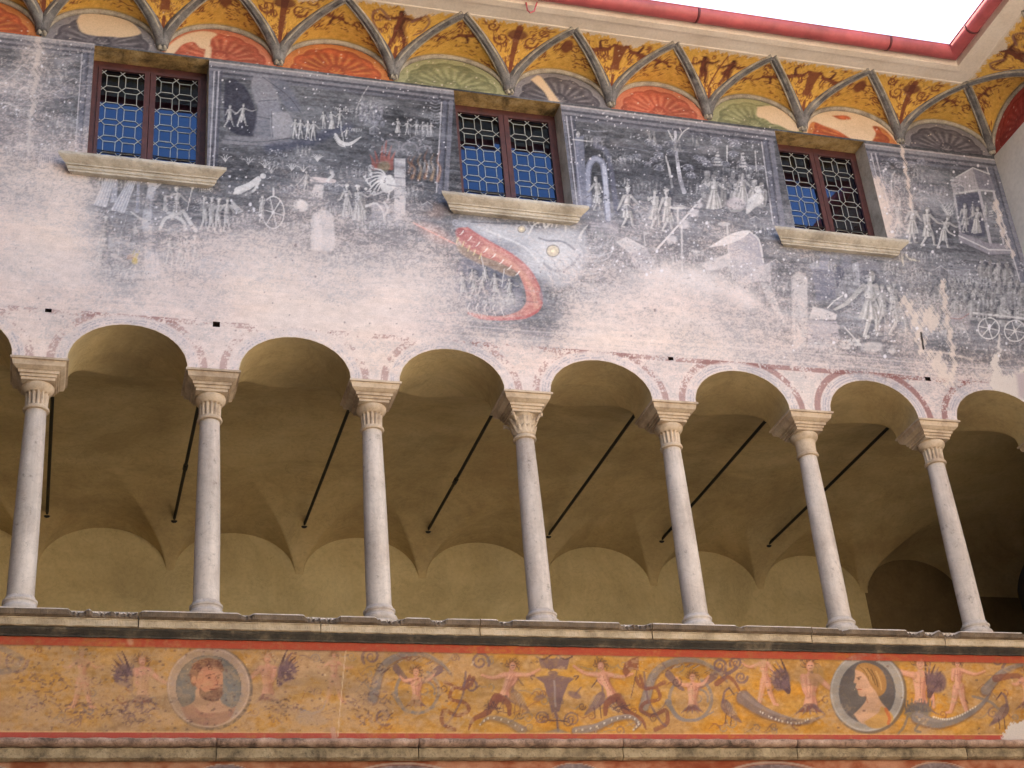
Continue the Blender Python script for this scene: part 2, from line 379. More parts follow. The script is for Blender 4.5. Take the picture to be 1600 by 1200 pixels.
# ---- figures in the grisaille scenes
LT = (208, 205, 206); MD = (150, 149, 157); DK = (54, 56, 68); SLATE = (86, 88, 100)
def tone(c, k): return tuple(min(255, max(0, v * k)) for v in c)
def person(s, x, y, h, step=0.13, lean=0.0, arms=((-0.2, 0.25), (0.25, 0.2)), dress=0.0, a=0.9, lt=LT, dk=DK, hat=False, cape=False, fat=1.0):
    """feet at x,y; h tall. arms: hand offsets from the shoulder as fractions of h (dx, dy down positive)"""
    R = random.Random(int(x * 7 + y * 13)); j = lambda v: R.uniform(-v, v) * h
    body = tone(lt, .84); hi = tone(lt, 1.06); sh_ = tone(lt, .58); x += j(.02)
    hipx, hipy = x + lean * 0.45 * h + j(.025), y - 0.49 * h
    nx, ny = x + lean * h + j(.02), y - 0.82 * h; hx, hy = nx + lean * h * .15 + j(.03), y - 0.925 * h + j(.01); f = fat * h
    lw = 0.10 * f
    L1 = [(hipx - 0.035 * f, hipy), (x - step * h * 0.35 + j(.03), y - 0.25 * h), (x - step * h, y)]
    L2 = [(hipx + 0.035 * f, hipy), (x + step * h * 0.7 + j(.03), y - 0.26 * h), (x + step * h, y - 0.02 * h + j(.02))]
    # soft dark halo that sets the figure off the ground
    for L in (L1, L2): s.stroke([(q[0] + 0.035 * h, q[1]) for q in L], lw * 1.7, dk, 0.42 * a, w1=lw, soft=1.8)
    s.stroke([(nx + 0.05 * h, ny), (hipx + 0.05 * h, hipy + .1 * h)], 0.24 * f, dk, 0.5 * a, w1=0.2 * f, soft=2.2, sm=False)
    s.ell(hx + 0.025 * h, hy + 0.01 * h, 0.09 * f, 0.1 * f, dk, 0.5 * a, soft=1.8)
    if cape: s.poly([(nx - 0.05 * h, ny), (nx + 0.2 * h, ny + 0.2 * h), (hipx + 0.25 * h, hipy + 0.25 * h), (hipx, hipy + 0.2 * h)], sh_, 0.8 * a, 1.5)
    for L, c in ((L2, tone(lt, .7)), (L1, body)):
        s.stroke(L, lw, c, a, w1=lw * 0.42); s.stroke([(q[0] - .018 * h, q[1]) for q in L], lw * .4, hi, .6 * a, w1=lw * .2)
        e = L[-1]; s.stroke([e, (e[0] + 0.06 * h, e[1] + 0.012 * h)], lw * 0.42, c, a, sm=False)
    # torso: chest, waist, hips
    T = [(nx - .085 * f, ny + .02 * h), (nx + .085 * f, ny + .02 * h), (nx + .075 * f, ny + .16 * h), (hipx + .058 * f, hipy - .08 * h), (hipx + .08 * f, hipy + .02 * h), (hipx - .08 * f, hipy + .02 * h), (hipx - .058 * f, hipy - .08 * h), (nx - .075 * f, ny + .16 * h)]
    s.poly(T, body, a, 1.0, True); s.stroke([(nx - .03 * f, ny + .05 * h), (hipx - .03 * f, hipy)], .07 * f, hi, .65 * a, soft=1.4, sm=False); s.stroke([(nx + .06 * f, ny + .06 * h), (hipx + .055 * f, hipy)], .05 * f, sh_, .6 * a, soft=1.2, sm=False)
    if dress > 0:
        hem = y - (1 - dress) * 0.46 * h; wd = (0.10 + 0.09 * dress) * f; k1, k2 = j(.04), j(.04)
        s.poly([(hipx - 0.06 * f, hipy - 0.1 * h), (hipx + 0.06 * f, hipy - 0.1 * h), (x + wd * .8 + k2, (hipy + hem) / 2), (x + wd + k2, hem - .01 * h), (x + .02 * h, hem + .015 * h), (x - wd + k1, hem)], body, a, 1.0, False)
        for k in range(5):
            q = -0.8 + 0.4 * k; s.stroke([(hipx + 0.05 * f * q, hipy - .04 * h), (x + wd * q * .9, hem - .01 * h)], 0.026 * f, hi if k in (0, 2) else sh_, 0.65 * a, sm=False)
        s.stroke([(hipx - .065 * f, hipy - .09 * h), (hipx + .065 * f, hipy - .085 * h)], .02 * f, sh_, .7 * a, sm=False)
    for sg, (dx, dy) in zip((-1, 1), arms):
        k_ = R.uniform(.35, .9) if dress > 0 and abs(dx) < .3 else 1.0; sx, sy = nx + sg * 0.08 * f, ny + 0.04 * h; hx2, hy2 = sx + dx * h * k_ * (-1 if R.random() < .3 and dress > 0 and abs(dx) < .3 else 1) + j(.05), sy + dy * h + j(.08) + (.08 * h if k_ < 1 else 0)
        ex, ey = (sx + hx2) / 2 + sg * .03 * h, (sy + hy2) / 2 + .075 * h
        P = [(sx, sy), (ex, ey), (hx2, hy2)]
        s.stroke([(q[0] + 0.02 * h, q[1] + 0.025 * h) for q in P], 0.085 * f, dk, 0.4 * a, soft=1.5); s.stroke(P, 0.07 * f, body if sg < 0 else tone(lt, .76), a, w1=0.035 * f)
    s.stroke([(nx, ny), (hx, hy)], 0.06 * f, body, a, sm=False)
    s.ell(hx, hy, 0.056 * f, 0.074 * f, body, a); s.ell(hx - .015 * f, hy + .005 * f, .03 * f, .045 * f, hi, .7 * a); s.ell(hx + 0.03 * f, hy + 0.02 * f, 0.022 * f, 0.04 * f, sh_, 0.6 * a)
    if hat: s.ell(hx - 0.005 * h, hy - 0.055 * h, 0.075 * f, 0.032 * f, hi, a * .9); s.ell(hx, hy - .075 * h, .045 * f, .03 * f, body, a * .9)
    else: s.ell(hx - 0.005 * h, hy - 0.05 * h, 0.058 * f, 0.036 * f, sh_, 0.8 * a)
def crowd(s, pts, h, a=.8, lt=LT, dk=DK):
    """overlapping busts and half figures, back rows first"""
    for x, y in sorted(pts, key=lambda q: q[1]):
        R = random.Random(int(x * 3 + y * 11)); k = h * R.uniform(.85, 1.12); t = R.uniform(.62, .9); c = tone(lt, t)
        s.ell(x + 1, y + k * .5, k * .42, k * .62, dk, .6 * a, soft=2)
        s.poly([(x - k * .26, y + k * .3), (x - k * .1, y + k * .16), (x + k * .14, y + k * .17), (x + k * .28, y + k * .34), (x + k * R.uniform(.2, .34), y + k * 1.05), (x - k * R.uniform(.2, .32), y + k * 1.05)], c, .85 * a, 1.2, True)
        s.stroke([(x - k * .08, y + k * .3), (x - k * .12, y + k * .95)], k * .12, tone(lt, t + .2), .6 * a, soft=1.2); s.stroke([(x + k * .16, y + k * .35), (x + k * .14, y + k * .95)], k * .08, tone(lt, .45), .6 * a)
        d = R.choice((-1, 1)); s.stroke([(x + d * k * .2, y + k * .38), (x + d * k * .34, y + k * .6), (x + d * k * R.uniform(-.1, .5), y + k * R.uniform(.4, .75))], k * .1, tone(lt, t + .1), .8 * a, w1=k * .06)
        s.ell(x, y, k * .125, k * .16, tone(lt, t + .12), .9 * a); s.ell(x + k * .05, y + k * .03, k * .05, k * .1, tone(lt, .5), .6 * a)
        if R.random() < .3: s.ell(x, y - k * .12, k * .14, k * .05, tone(lt, t + .15), .8 * a)
        else: s.ell(x, y - k * .1, k * .12, k * .08, tone(lt, .5), .8 * a)
def dome_tree(s, x, y, r, a=0.85):
    for k in range(3):
        s.ring(x + (k - 1) * r * .2, y + k * r * 0.3, r * (.8 - 0.12 * k), r * 0.5, r * 0.13, (168, 168, 182), a * (0.8 - 0.2 * k), a0=195, a1=345)
    s.ell(x, y + 0.1 * r, r * 0.85, r * 0.5, (128, 130, 148), 0.45 * a, soft=2)
    R = random.Random(int(x * 5 + y))
    for k in range(14): q = R.uniform(0, 6.28); w = r * R.random() ** .6; s.ell(x + w * math.cos(q), y + .1 * r + .6 * w * math.sin(q), r * R.uniform(.07, .16), r * R.uniform(.05, .1), (212, 210, 220) if k % 3 else (74, 76, 94), 0.75 * a)
def wheel(s, x, y, rx, ry, c, a=0.9, n=8, w=1.8):
    s.ring(x + 1, y + 1, rx, ry, w * 1.6, DK, 0.4 * a); s.ring(x, y, rx, ry, w, c, a)
    for k in range(n):
        t = 2 * math.pi * k / n + 0.2; s.stroke([(x, y), (x + rx * math.cos(t), y + ry * math.sin(t))], w * 0.75, c, a, sm=False)
    s.ell(x, y, w * 1.3, w * 1.3, c, a)

# ------------------------------------------------------------------ measured positions (bays)
XA, XR = -1.40, 7.133                      # left end of the built facade, inner corner with the wing
ZC, ZAR, ZT = 1.4912, 1.7649, 3.964          # arch springing, arch crown, top of the frescoed wall
TW, DW = 0.3115, 3.043                     # wall thickness, back wall of the loggia
COLX = [-1.0, -0.008, 1.002, 2.004, 3.004, 4.022, 5.022, 6.012, 7.02]
ARCH = [(a + 0.156, b - 0.156) for a, b in zip(COLX[:-1], COLX[1:])]
FEET = [-1.40, -0.974, -0.169, 0.616, 1.41, 2.229, 3.087, 3.874, 4.655, 5.447, 6.294, 7.133]
WIN = [(0.176, 0.936), (2.668, 3.474), (5.2, 5.965)]; WZ0, WZ1, WD = 2.953, 3.948, 0.15
SILLX = [(0.001, 1.053), (2.494, 3.551), (4.972, 6.066)]
HOLES = [(338, 507, 0.021), (1048, 560, 0.017), (1450, 592, 0.022), (75, 485, 0.018)]

# ------------------------------------------------------------------ the frescoed wall: pigment
DX = 0.00625
gx = np.arange(XA, XR + DX * 0.5, DX); gx[-1] = XR; gz = np.arange(ZC, ZT + DX * 0.5, DX); gz[-1] = ZT
XX, ZZ = np.meshgrid(gx, gz); P3 = np.stack([XX, np.zeros_like(XX), ZZ], -1); PXg, PYg = chart(P3)
SH = XX.shape
fr = Sheet(P3, PXg, PYg, SLATE, (XA, DX, ZC, DX))
# underpainting: slate ground, cooler and lighter in drifting bands
n1 = fbm(SH, 60, 160, 1, 6, 0.62); n2 = fbm(SH, 4, 7, 2, 3, 0.8); n3 = fbm(SH, 3, 60, 3, 4, 0.6)
und = np.array([72, 73, 80]) + ((n1 - 0.5) * 120 + (n2 - 0.5) * 56 + (n3 - 0.5) * 40)[..., None] * np.array([1.0, 1.0, 1.02])
lift = sstep(230, 360, PYg)[..., None] * np.array([34, 34, 36]); fr.c = und + lift * (0.6 + 0.8 * n1[..., None])
def pale_smear(x, y, rx, ry, c, a, rot=0.0): fr.ell(x, y, rx, ry, c, a, soft=min(rx, ry) * 1.3, rot=rot)
# painted architectural frame of the panels
def hband(x0, y0, x1, y1):
    for dy, w, c, a in ((4, 7, (138, 136, 146), 0.85), (9, 3, (74, 74, 88), 0.8), (13, 4, (128, 126, 138), 0.8), (17, 2.4, (62, 62, 78), 0.8), (21, 4, (104, 104, 118), 0.8), (1, 2, (186, 176, 174), 0.85)):
        fr.stroke([(x0, y0 + dy), (x1, y1 + dy)], w, c, a, sm=False, soft=1.5)
for a, b in (((-60, 44), (147, 68)), ((327, 95), (708, 141)), ((877, 163), (1210, 205)), ((1350, 224), (1556, 249))): hband(*a, *b)
def vband(x0, y0, x1, y1, offs):
    for dx, w, c, a in offs: fr.stroke([(x0 + dx, y0), (x1 + dx, y1)], w, c, a, sm=False, soft=1.0)
PIL = ((3, 8, (112, 112, 128), 0.7), (9, 2, (190, 186, 196), 0.85), (13, 2, (70, 70, 88), 0.8), (16, 2, (186, 182, 194), 0.8), (20, 3, (66, 68, 86), 0.7))
PILR = ((-3, 7, (120, 120, 136), 0.7), (-9, 2, (64, 66, 84), 0.8), (-13, 6, (98, 100, 118), 0.7), (-18, 2, (196, 192, 200), 0.8))
vband(326, 112, 318, 262, PIL); vband(708, 160, 700, 300, PILR); vband(876, 182, 893, 322, PIL); vband(1208, 222, 1226, 350, PILR)
vband(1352, 240, 1374, 330, PIL); vband(146, 84, 136, 232, PILR); vband(1560, 262, 1612, 440, PILR)
# --- left edge: faint foliage and draperies
for q in range(26):
    x, y = random.uniform(0, 140), random.uniform(80, 250); fr.stroke([(x, y), (x + random.uniform(4, 16), y + random.uniform(-8, 6)), (x + random.uniform(14, 30), y + random.uniform(-8, 10))], 1.6, (150, 150, 162), 0.6)
for x, y in ((96, 100), (112, 112), (86, 125), (104, 138), (92, 150), (116, 92)): pale_smear(x, y, 14, 5, (140, 140, 154), 0.55)
fr.stroke([(2, 130), (20, 118), (30, 108)], 2, LT, .6); fr.stroke([(0, 160), (14, 162), (28, 170)], 3, LT, .6); fr.stroke([(24, 150), (34, 138), (44, 136)], 2.4, LT, .7)
fr.poly([(20, 214), (32, 212), (30, 244), (18, 246)], DK, .8); fr.poly([(56, 220), (70, 218), (68, 250), (54, 250)], DK, .6)
for k in range(7): fr.stroke([(62 + k * 3, 232), (60 + k * 3.4, 262)], 1.2, LT, .6, sm=False)
# --- second panel: cave mouth, travellers, river
fr.poly([(352, 126), (368, 124), (386, 140), (398, 168), (402, 190), (396, 212), (366, 208), (352, 190), (350, 150)], (44, 44, 60), .85, 3, True)
for p_, c_ in (([(396, 116), (420, 120), (432, 140), (436, 170), (420, 180), (404, 168), (392, 136)], (142, 140, 150)), ([(404, 160), (424, 156), (440, 172), (438, 214), (398, 214), (400, 190)], (126, 126, 138)),
               ([(424, 175), (452, 178), (458, 212), (426, 214)], (158, 155, 162)), ([(420, 122), (446, 128), (470, 170), (450, 172), (436, 150)], (104, 106, 122)), ([(352, 212), (440, 216), (460, 222), (400, 230), (350, 224)], (132, 130, 138))):
    fr.poly(p_, c_, .75, 4, True)
for L in ([(404, 158), (432, 156)], [(402, 182), (422, 186)], [(424, 174), (426, 214)], [(410, 120), (450, 150), (470, 176)], [(350, 218), (400, 222), (452, 216)], [(360, 226), (420, 229)]): fr.stroke(L, 1.3, DK, .6)
fr.stroke([(420, 232), (480, 222), (520, 206), (545, 200)], 14, (62, 66, 90), .6, soft=8)
person(fr, 358, 198, 34, .22, .05, ((-.18, .2), (.3, .15)), .3, .75); person(fr, 377, 197, 35, .2, .06, ((-.3, .25), (.5, .0)), .45, .85)
for k, x in enumerate((461, 469, 480, 489)): person(fr, x, 216 + k, 31, .1, .02 * (k % 2), ((-.1, .25), (.15 + .1 * (k == 3), .2)), 0, .95)
person(fr, 506, 201, 27, .08, 0, ((-.12, .2), (.12, .2)), 0, .9); person(fr, 518, 201, 28, .05, 0, ((-.2, .25), (.3, .15)), 1, .9); person(fr, 530, 199, 27, .12, .03, ((-.2, .2), (.25, .3)), 0, .9)
fr.stroke([(524, 210), (532, 222), (546, 225), (564, 214)], 4, LT, .85, w1=1.5, mid=6); fr.stroke([(522, 214), (530, 226), (540, 230)], 1.4, LT, .8); person(fr, 541, 216, 17, .1, .05, ((-.5, .5), (.2, .2)), 0, .9)
fr.stroke([(532, 196), (538, 228)], 1.4, LT, .85)
for k in range(24):
    x, y = 566 + (k % 6) * 6 + random.uniform(-2, 2), 164 + (k // 6) * 8 + random.uniform(-2, 2) + (k % 6) * .9; fr.ell(x, y, 3.4, 4.6, (122, 122, 138), .6); fr.ell(x - .8, y - 2, 1.4, 1.6, (160, 160, 172), .6)
lettering(fr, 'PALINUR', 523, 168, 4.6, LT, .75); lettering(fr, 'CARON', 546, 200, 4.2, LT, .6)
for k, (x, y, d) in enumerate(((622, 207, 1), (636, 210, 0), (651, 211, 0), (661, 212, 0), (668, 213, 0), (674, 213, 0))): person(fr, x, y, 22, .12 if k < 3 else .06, .04 if k == 1 else 0, ((-.25, .1), (.25, .15)), d, .9)
for k in range(9): fr.stroke([(672 + k % 2, 150 + k * 5), (680, 153 + k * 5), (688, 151 + k * 5)], 1.6, (150, 150, 164), .6)
# smoke, flames
for x, y, r in ((612, 228, 12), (640, 232, 12), (648, 222, 9), (664, 236, 10), (628, 240, 9)): fr.ring(x, y, r, r * .8, 3, (142, 138, 146), .6, a0=140, a1=380)
for x, y, h, c in ((644, 278, 34, (168, 104, 70)), (654, 280, 40, (186, 130, 84)), (664, 278, 44, (170, 100, 70)), (674, 280, 40, (190, 140, 96)), (684, 282, 46, (160, 96, 72)), (638, 270, 28, (150, 96, 76))):
    fr.stroke([(x, y), (x + 4, y - h * .4), (x - 1, y - h * .7), (x + 4, y - h)], 6, c, .42, w1=1, soft=2.5); fr.stroke([(x + 1, y - 1), (x + 4, y - h * .4), (x, y - h * .6)], 2, (206, 176, 140), .45, w1=.6)
for x, h, k in ((584, 20, -4), (590, 26, -3), (596, 34, 1), (601, 42, 2), (606, 34, 4), (611, 26, 5)): fr.stroke([(x, 262), (x + k * .3, 262 - h * .5), (x + k * 1.4, 262 - h)], 8, (186, 90, 76), .65, w1=1, soft=1.6)
fr.ell(600, 260, 10, 8, (120, 124, 96), .7, 3)
fr.poly([(616, 247), (634, 248), (634, 336), (616, 338)], (196, 192, 196), .85, 1.5); fr.stroke([(635, 249), (635, 330)], 3, DK, .5)
for k in range(9):
    a = 2.35 + k * .2; r = 34 - (k % 3) * 4; ex, ey = 606 + r * math.cos(a), 282 - r * .95 * math.sin(a) + 4
    P = [(606, 284), (606 + r * .5 * math.cos(a - .25), 282 - r * .5 * math.sin(a - .25)), (ex, ey), (ex - 3, ey - 4)]
    fr.stroke([(q[0] + 1, q[1] + 1.3) for q in P], 4, DK, .5, w1=2); fr.stroke(P, 3.2, LT, .95, w1=1.4); fr.ell(ex - 3, ey - 4, 2.4, 1.8, LT, .95)
fr.poly([(598, 276), (612, 274), (618, 292), (604, 302), (594, 292)], LT, .95, 1, True); fr.stroke([(600, 298), (586, 304), (578, 302)], 3, LT, .9); fr.stroke([(608, 300), (606, 312)], 3, LT, .9)
# tufts
for x, y, n in ((352, 252, 4), (414, 262, 5), (424, 270, 4), (496, 252, 7), (456, 266, 5), (388, 256, 4), (474, 268, 3)):
    for k in range(n):
        a = -2.3 + 1.5 * k / max(n - 1, 1); fr.stroke([(x, y), (x + 8 * math.cos(a), y + 9 * math.sin(a)), (x + 15 * math.cos(a), y + 11 * math.sin(a))], 1.6, LT, .75, w1=.8)
lettering(fr, 'SALIUIS', 487, 259, 4, LT, .7)
fr.stroke([(372, 298), (390, 290), (404, 280)], 12, LT, .9, w1=9); fr.stroke([(366, 302), (380, 296)], 4, LT, .9); fr.stroke([(384, 304), (396, 298), (404, 286)], 4, LT, .9); fr.ell(411, 275, 5, 4.6, LT, .95); fr.ring(411, 275, 5, 4.6, 1, DK, .5)
fr.poly([(488, 276), (522, 280), (520, 286), (486, 283)], (206, 192, 192), .9, 1, True); fr.ell(518, 268, 3, 3.4, LT, .9); fr.stroke([(512, 282), (520, 274), (518, 270)], 5, LT, .9); fr.poly([(492, 288), (506, 289), (504, 309), (486, 306)], (214, 206, 206), .8, 2)
person(fr, 478, 297, 30, .1, .03, ((-.5, .5), (.45, .25)), .3, .9); fr.ell(513, 262, 2.5, 2.4, LT, .9)
# wheel and pale tombs
wheel(fr, 427, 332, 17, 25, LT, .95, 6, 2); person(fr, 408, 346, 42, .06, .03, ((-.05, -.2), (.1, -.3)), .6, .8); fr.stroke([(427, 294), (427, 306)], 3, LT, .8)
fr.ell(470, 321, 12, 9, (224, 216, 214), .9, 2, .3)
for x, y, w, h in ((506, 360, 15, 30), (494, 362, 8, 28)): fr.poly([(x - w, y + h), (x - w, y - h * .6), (x - w * .5, y - h), (x + w * .5, y - h), (x + w, y - h * .5), (x + w, y + h)], (214, 206, 208), .75, 3, True)
person(fr, 541, 338, 50, .1, .02, ((-.15, .2), (.25, .15)), 1, .9, hat=True); person(fr, 560, 344, 54, .06, 0, ((-.1, .25), (.3, .1)), 1, .95, hat=True, cape=True)
fr.stroke([(572, 322), (588, 318), (598, 330), (600, 344)], 4, LT, .85, w1=2); fr.stroke([(600, 316), (606, 326), (602, 336)], 3.4, LT, .8)
for x in (615, 590): fr.poly([(x - 10, 320), (x + 14, 318), (x + 12, 352), (x - 10, 352)], (188, 184, 194), .45, 4)
# --- tents, tree, king and procession under the first window
for P in ([(165, 276), (180, 278), (166, 324), (146, 320)], [(201, 280), (213, 282), (194, 334), (173, 328)], [(178, 282), (184, 282), (182, 316), (172, 316)], [(214, 284), (219, 284), (217, 332), (212, 332)]):
    fr.poly(P, (196, 196, 206), .85, 1.5)
    for k in range(4):
        t = (k + .5) / 4; fr.stroke([(P[0][0] + (P[1][0] - P[0][0]) * t, P[0][1]), (P[3][0] + (P[2][0] - P[3][0]) * t, P[2][1] - 2)], 1.6, (128, 132, 150), .7, sm=False)
for x in (155, 160): fr.stroke([(x, 272), (x - 1, 290)], 1.6, LT, .7)
lettering(fr, 'RADAMANTUS', 290, 287, 4.6, LT, .8, .13); lettering(fr, 'IUDEX', 311, 295, 4.4, LT, .75, .1)
fr.poly([(234, 278), (246, 280), (240, 312), (238, 342), (243, 380), (250, 426), (228, 428), (226, 380), (222, 345), (228, 310)], (182, 182, 192), .9, 2, True)
fr.stroke([(228, 346), (214, 338), (204, 330)], 4, LT, .85, w1=1.5); fr.stroke([(240, 296), (250, 288), (258, 280)], 4, (182, 182, 192), .85, w1=1.5); fr.stroke([(241, 300), (238, 340), (244, 420)], 3, (130, 132, 148), .6)
fr.stroke([(211, 342), (211, 352)], 1.2, LT, .8); fr.poly([(207, 362), (211, 352), (216, 362), (211, 367)], LT, .9)
person(fr, 276, 342, 50, .16, .02, ((-.4, -.05), (.35, .2)), .7, .85, hat=True); fr.stroke([(250, 358), (258, 342), (272, 338), (286, 346), (290, 358)], 5, LT, .8); fr.stroke([(292, 330), (300, 296)], 1.6, LT, .9); fr.ell(301, 294, 2, 2, LT, .9)
fr.stroke([(286, 330), (300, 352), (306, 360)], 6, LT, .8); fr.stroke([(258, 310), (262, 332), (282, 334)], 5, LT, .7); fr.stroke([(258, 308), (256, 328)], 3, LT, .8)
for k, (x, y) in enumerate(((318, 358), (329, 360), (341, 362), (354, 361))): person(fr, x, y, 52, .1, .02, ((-.25, -.1) if k == 0 else (-.15, .2), (.2, .2)), 0, .9, hat=k in (1, 2))
fr.poly([(362, 312), (380, 330), (372, 334), (360, 322)], LT, .7)
for k, (x, y) in enumerate(((264, 413), (281, 415), (291, 413), (305, 414))): person(fr, x, y, 46, .13, .05 if k == 1 else 0, ((-.3, -.05) if k == 0 else (-.3, .2), (.15, .15)), 0, .9, hat=k == 3)
person(fr, 158, 392, 54, .1, .12, ((.35, .1), (.6, .3)), .6, .75, hat=True); person(fr, 152, 420, 48, .1, .2, ((.3, .2), (.65, .5)), .6, .7, hat=True)
fr.stroke([(184, 400), (188, 370), (196, 344)], 1.5, LT, .7); fr.stroke([(176, 398), (200, 410)], 7, (200, 192, 192), .7, w1=4)
for k in range(6): fr.stroke([(211, 410), (211 + (k - 2.5) * 3, 396 - (k % 3) * 3)], 2.4, (196, 168, 70), .8, w1=.6)
fr.ell(211, 408, 5, 5, (206, 172, 66), .85, 2); fr.ell(203, 402, 6, 4, (186, 120, 84), .5, 2)
for P in ([(206, 416), (194, 434)], [(212, 416), (206, 438)], [(200, 420), (188, 428)]): fr.stroke(P, 2, LT, .85)
for k in range(16): fr.stroke([(226 + k * 6, 426 + k % 3), (222 + k * 6 + (k % 5) * 2, 414 - (k % 4) * 2)], 1.3, LT, .7)
for k in range(11):
    x = 155 + k * 17; fr.stroke([(x, 434 + k * 1.3), (x + 12, 438 + k * 1.2 + (k % 3)), (x + 24, 437 + k * 1.4)], 2, (84, 84, 98), .7, w1=1)
# --- the sea monster with its gaping red mouth
fr.poly([(706, 346), (740, 344), (790, 352), (850, 360), (890, 356), (916, 372), (910, 420), (880, 450), (850, 440), (820, 420), (770, 394), (726, 372)], (158, 161, 174), .75, 9, True); pale_smear(860, 400, 40, 24, (206, 206, 212), .7); pale_smear(770, 366, 34, 9, (200, 202, 210), .6, .25)
for k in range(40):
    x, y = random.uniform(730, 900), random.uniform(350, 430); fr.stroke([(x, y), (x + random.uniform(8, 22), y + random.uniform(0, 9))], 1.5, (208, 210, 222) if k % 2 else (134, 138, 158), .5)
fr.poly([(724, 400), (770, 420), (806, 440), (818, 470), (800, 490), (744, 488), (716, 470), (712, 430)], (104, 106, 124), .8, 4, True)
MU = [(716, 356), (730, 356), (748, 368), (772, 382), (800, 398), (826, 420), (842, 448), (847, 470), (840, 486), (820, 496), (784, 499), (752, 497), (732, 489)]
ML = [(740, 489), (776, 494), (806, 488), (820, 476), (822, 462), (816, 440), (806, 424), (780, 410), (748, 398), (724, 384), (714, 370)]
MP = MU
fr.poly([(712, 368), (726, 380), (750, 396), (782, 410), (806, 424), (800, 432), (770, 420), (740, 408), (716, 392)], (160, 132, 112), .7, 3, True)
fr.poly(MU + ML, (196, 128, 120), .92, 2, True); fr.stroke(MU[1:10], 3.4, (178, 92, 92), .75, soft=1.6); fr.stroke([(q[0] - 9, q[1] + 9) for q in MU[2:8]], 7, (212, 164, 146), .6, soft=3); fr.stroke(MU[8:], 4, (182, 96, 98), .85); fr.poly([(714, 358), (730, 360), (756, 380), (744, 390), (722, 380)], (160, 88, 90), .6, 4, True)
for k in range(5): fr.stroke([(828 + k * 2.4, 430 + k * 9), (836 + k * 2, 434 + k * 9)], 1.2, (170, 96, 96), .5)
fr.ell(719, 363, 8, 7, (150, 80, 84), .8, 2)
for k in range(8):
    x, y = 724 + k * 12.5, 361 + k * 9; fr.stroke([(x, y), (x - 3, y + 4), (x - 6, y + 6)], 2.2, (228, 220, 214), .95, w1=1)
for k in range(5): fr.stroke([(734 + k * 13, 474 + k), (731 + k * 13, 482), (736 + k * 13, 492 + k * .7)], 2.6, (222, 216, 214), .9, w1=1)
for k in range(5): fr.stroke([(716 + k * 9, 372 + k * 6), (713 + k * 9, 380 + k * 6)], 2, (214, 196, 150), .8)
for x, y, r in ((815, 358, 6), (864, 392, 10)): fr.ell(x, y, r * 1.5, r * 1.3, (190, 192, 202), .7, 4); fr.ell(x, y, r, r * .9, (198, 182, 152), .7, 3); fr.ring(x, y, r, r * .95, 1.6, (108, 104, 110), .7); fr.ell(x, y, r * .35, r * .35, (236, 222, 190), .9)
for x, y, r in ((712, 347, 6), (725, 349, 5)): fr.spiral(x, y, r, 1.2, 1.0, 2.4, (176, 178, 190), .6, 1, 1.2)
for k in range(7): fr.stroke([(832 + k * 6, 356 - (k % 2) * 2), (826 + k * 8, 346), (838 + k * 9, 344)], 2.2, LT, .7)
for k in range(16):
    y = 368 + k * 5.8; q = random.uniform(-6, 8); fr.ring(922 + q, y - 8, 26 + q, 17 + q * .5, random.uniform(1.4, 2.6), (196, 197, 208), random.uniform(.4, .75), rot=.25 + random.uniform(-.2, .2), a0=random.uniform(-10, 30), a1=random.uniform(85, 130))
fr.stroke([(902, 384), (910, 362), (924, 346)], 6, LT, .8, w1=1); fr.stroke([(922, 350), (918, 364), (926, 372)], 5, DK, .6)
for k, (x, y, h) in enumerate(((724, 470, 46), (740, 466, 44), (752, 462, 38), (776, 470, 44), (796, 474, 40), (736, 444, 24), (760, 440, 24))): person(fr, x, y, h, .16, .06 * ((k % 3) - 1), ((-.25, .15), (.3, .05)), .3, .8)
fr.stroke([(752, 400), (760, 440)], 1.5, LT, .8); fr.stroke([(788, 420), (784, 448)], 1.5, LT, .8)
pale_smear(790, 470, 24, 14, (206, 200, 200), .7)
for k in range(12): x = 646 + k * 5; fr.stroke([(x, 348 + k * 2.6), (x + 14, 356 + k * 2.4)], 3, (204, 128, 124) if k % 2 else (216, 164, 150), .8, w1=1)
pale_smear(680, 366, 26, 10, (206, 150, 136), .6, .5); pale_smear(680, 330, 16, 10, (150, 116, 104), .5)
fr.stroke([(668, 478), (690, 490), (712, 488)], 2, (196, 150, 146), .7)
# --- third panel: gate, kings, grove, crowd
fr.poly([(898, 214), (912, 212), (918, 336), (904, 334)], (128, 132, 154), .7, 2); fr.stroke([(895, 218), (925, 221)], 2, LT, .7); fr.ell(903, 210, 3, 5, LT, .6); fr.ell(932, 218, 8, 5, (150, 150, 164), .5)
for w in (10, 6): fr.stroke([(920, 320), (919, 268), (926, 250), (936, 250), (944, 266), (950, 342)], w, (116, 120, 142) if w == 10 else (150, 154, 174), .8)
fr.stroke([(944, 262), (951, 342)], 7, (182, 184, 200), .7); fr.stroke([(930, 226), (950, 244), (964, 330)], 8, (98, 100, 122), .7, soft=3)
person(fr, 932, 328, 52, .1, .0, ((-.15, .2), (.25, .2)), .5, .75)
fr.poly([(920, 346), (966, 350), (966, 366), (924, 360)], (180, 170, 178), .6, 4)
person(fr, 981, 354, 62, .13, 0, ((-.15, .25), (.4, .3)), .5, .95, hat=True); person(fr, 1024, 357, 62, .1, -.02, ((-.12, -.15), (.2, .3)), .5, .95); person(fr, 1043, 360, 64, .12, -.02, ((-.15, .3), (.25, .3)), .55, .95, hat=True)
fr.ell(1059, 324, 13, 3.4, LT, .9); fr.stroke([(1059, 326), (1059, 348)], 3, LT, .8)
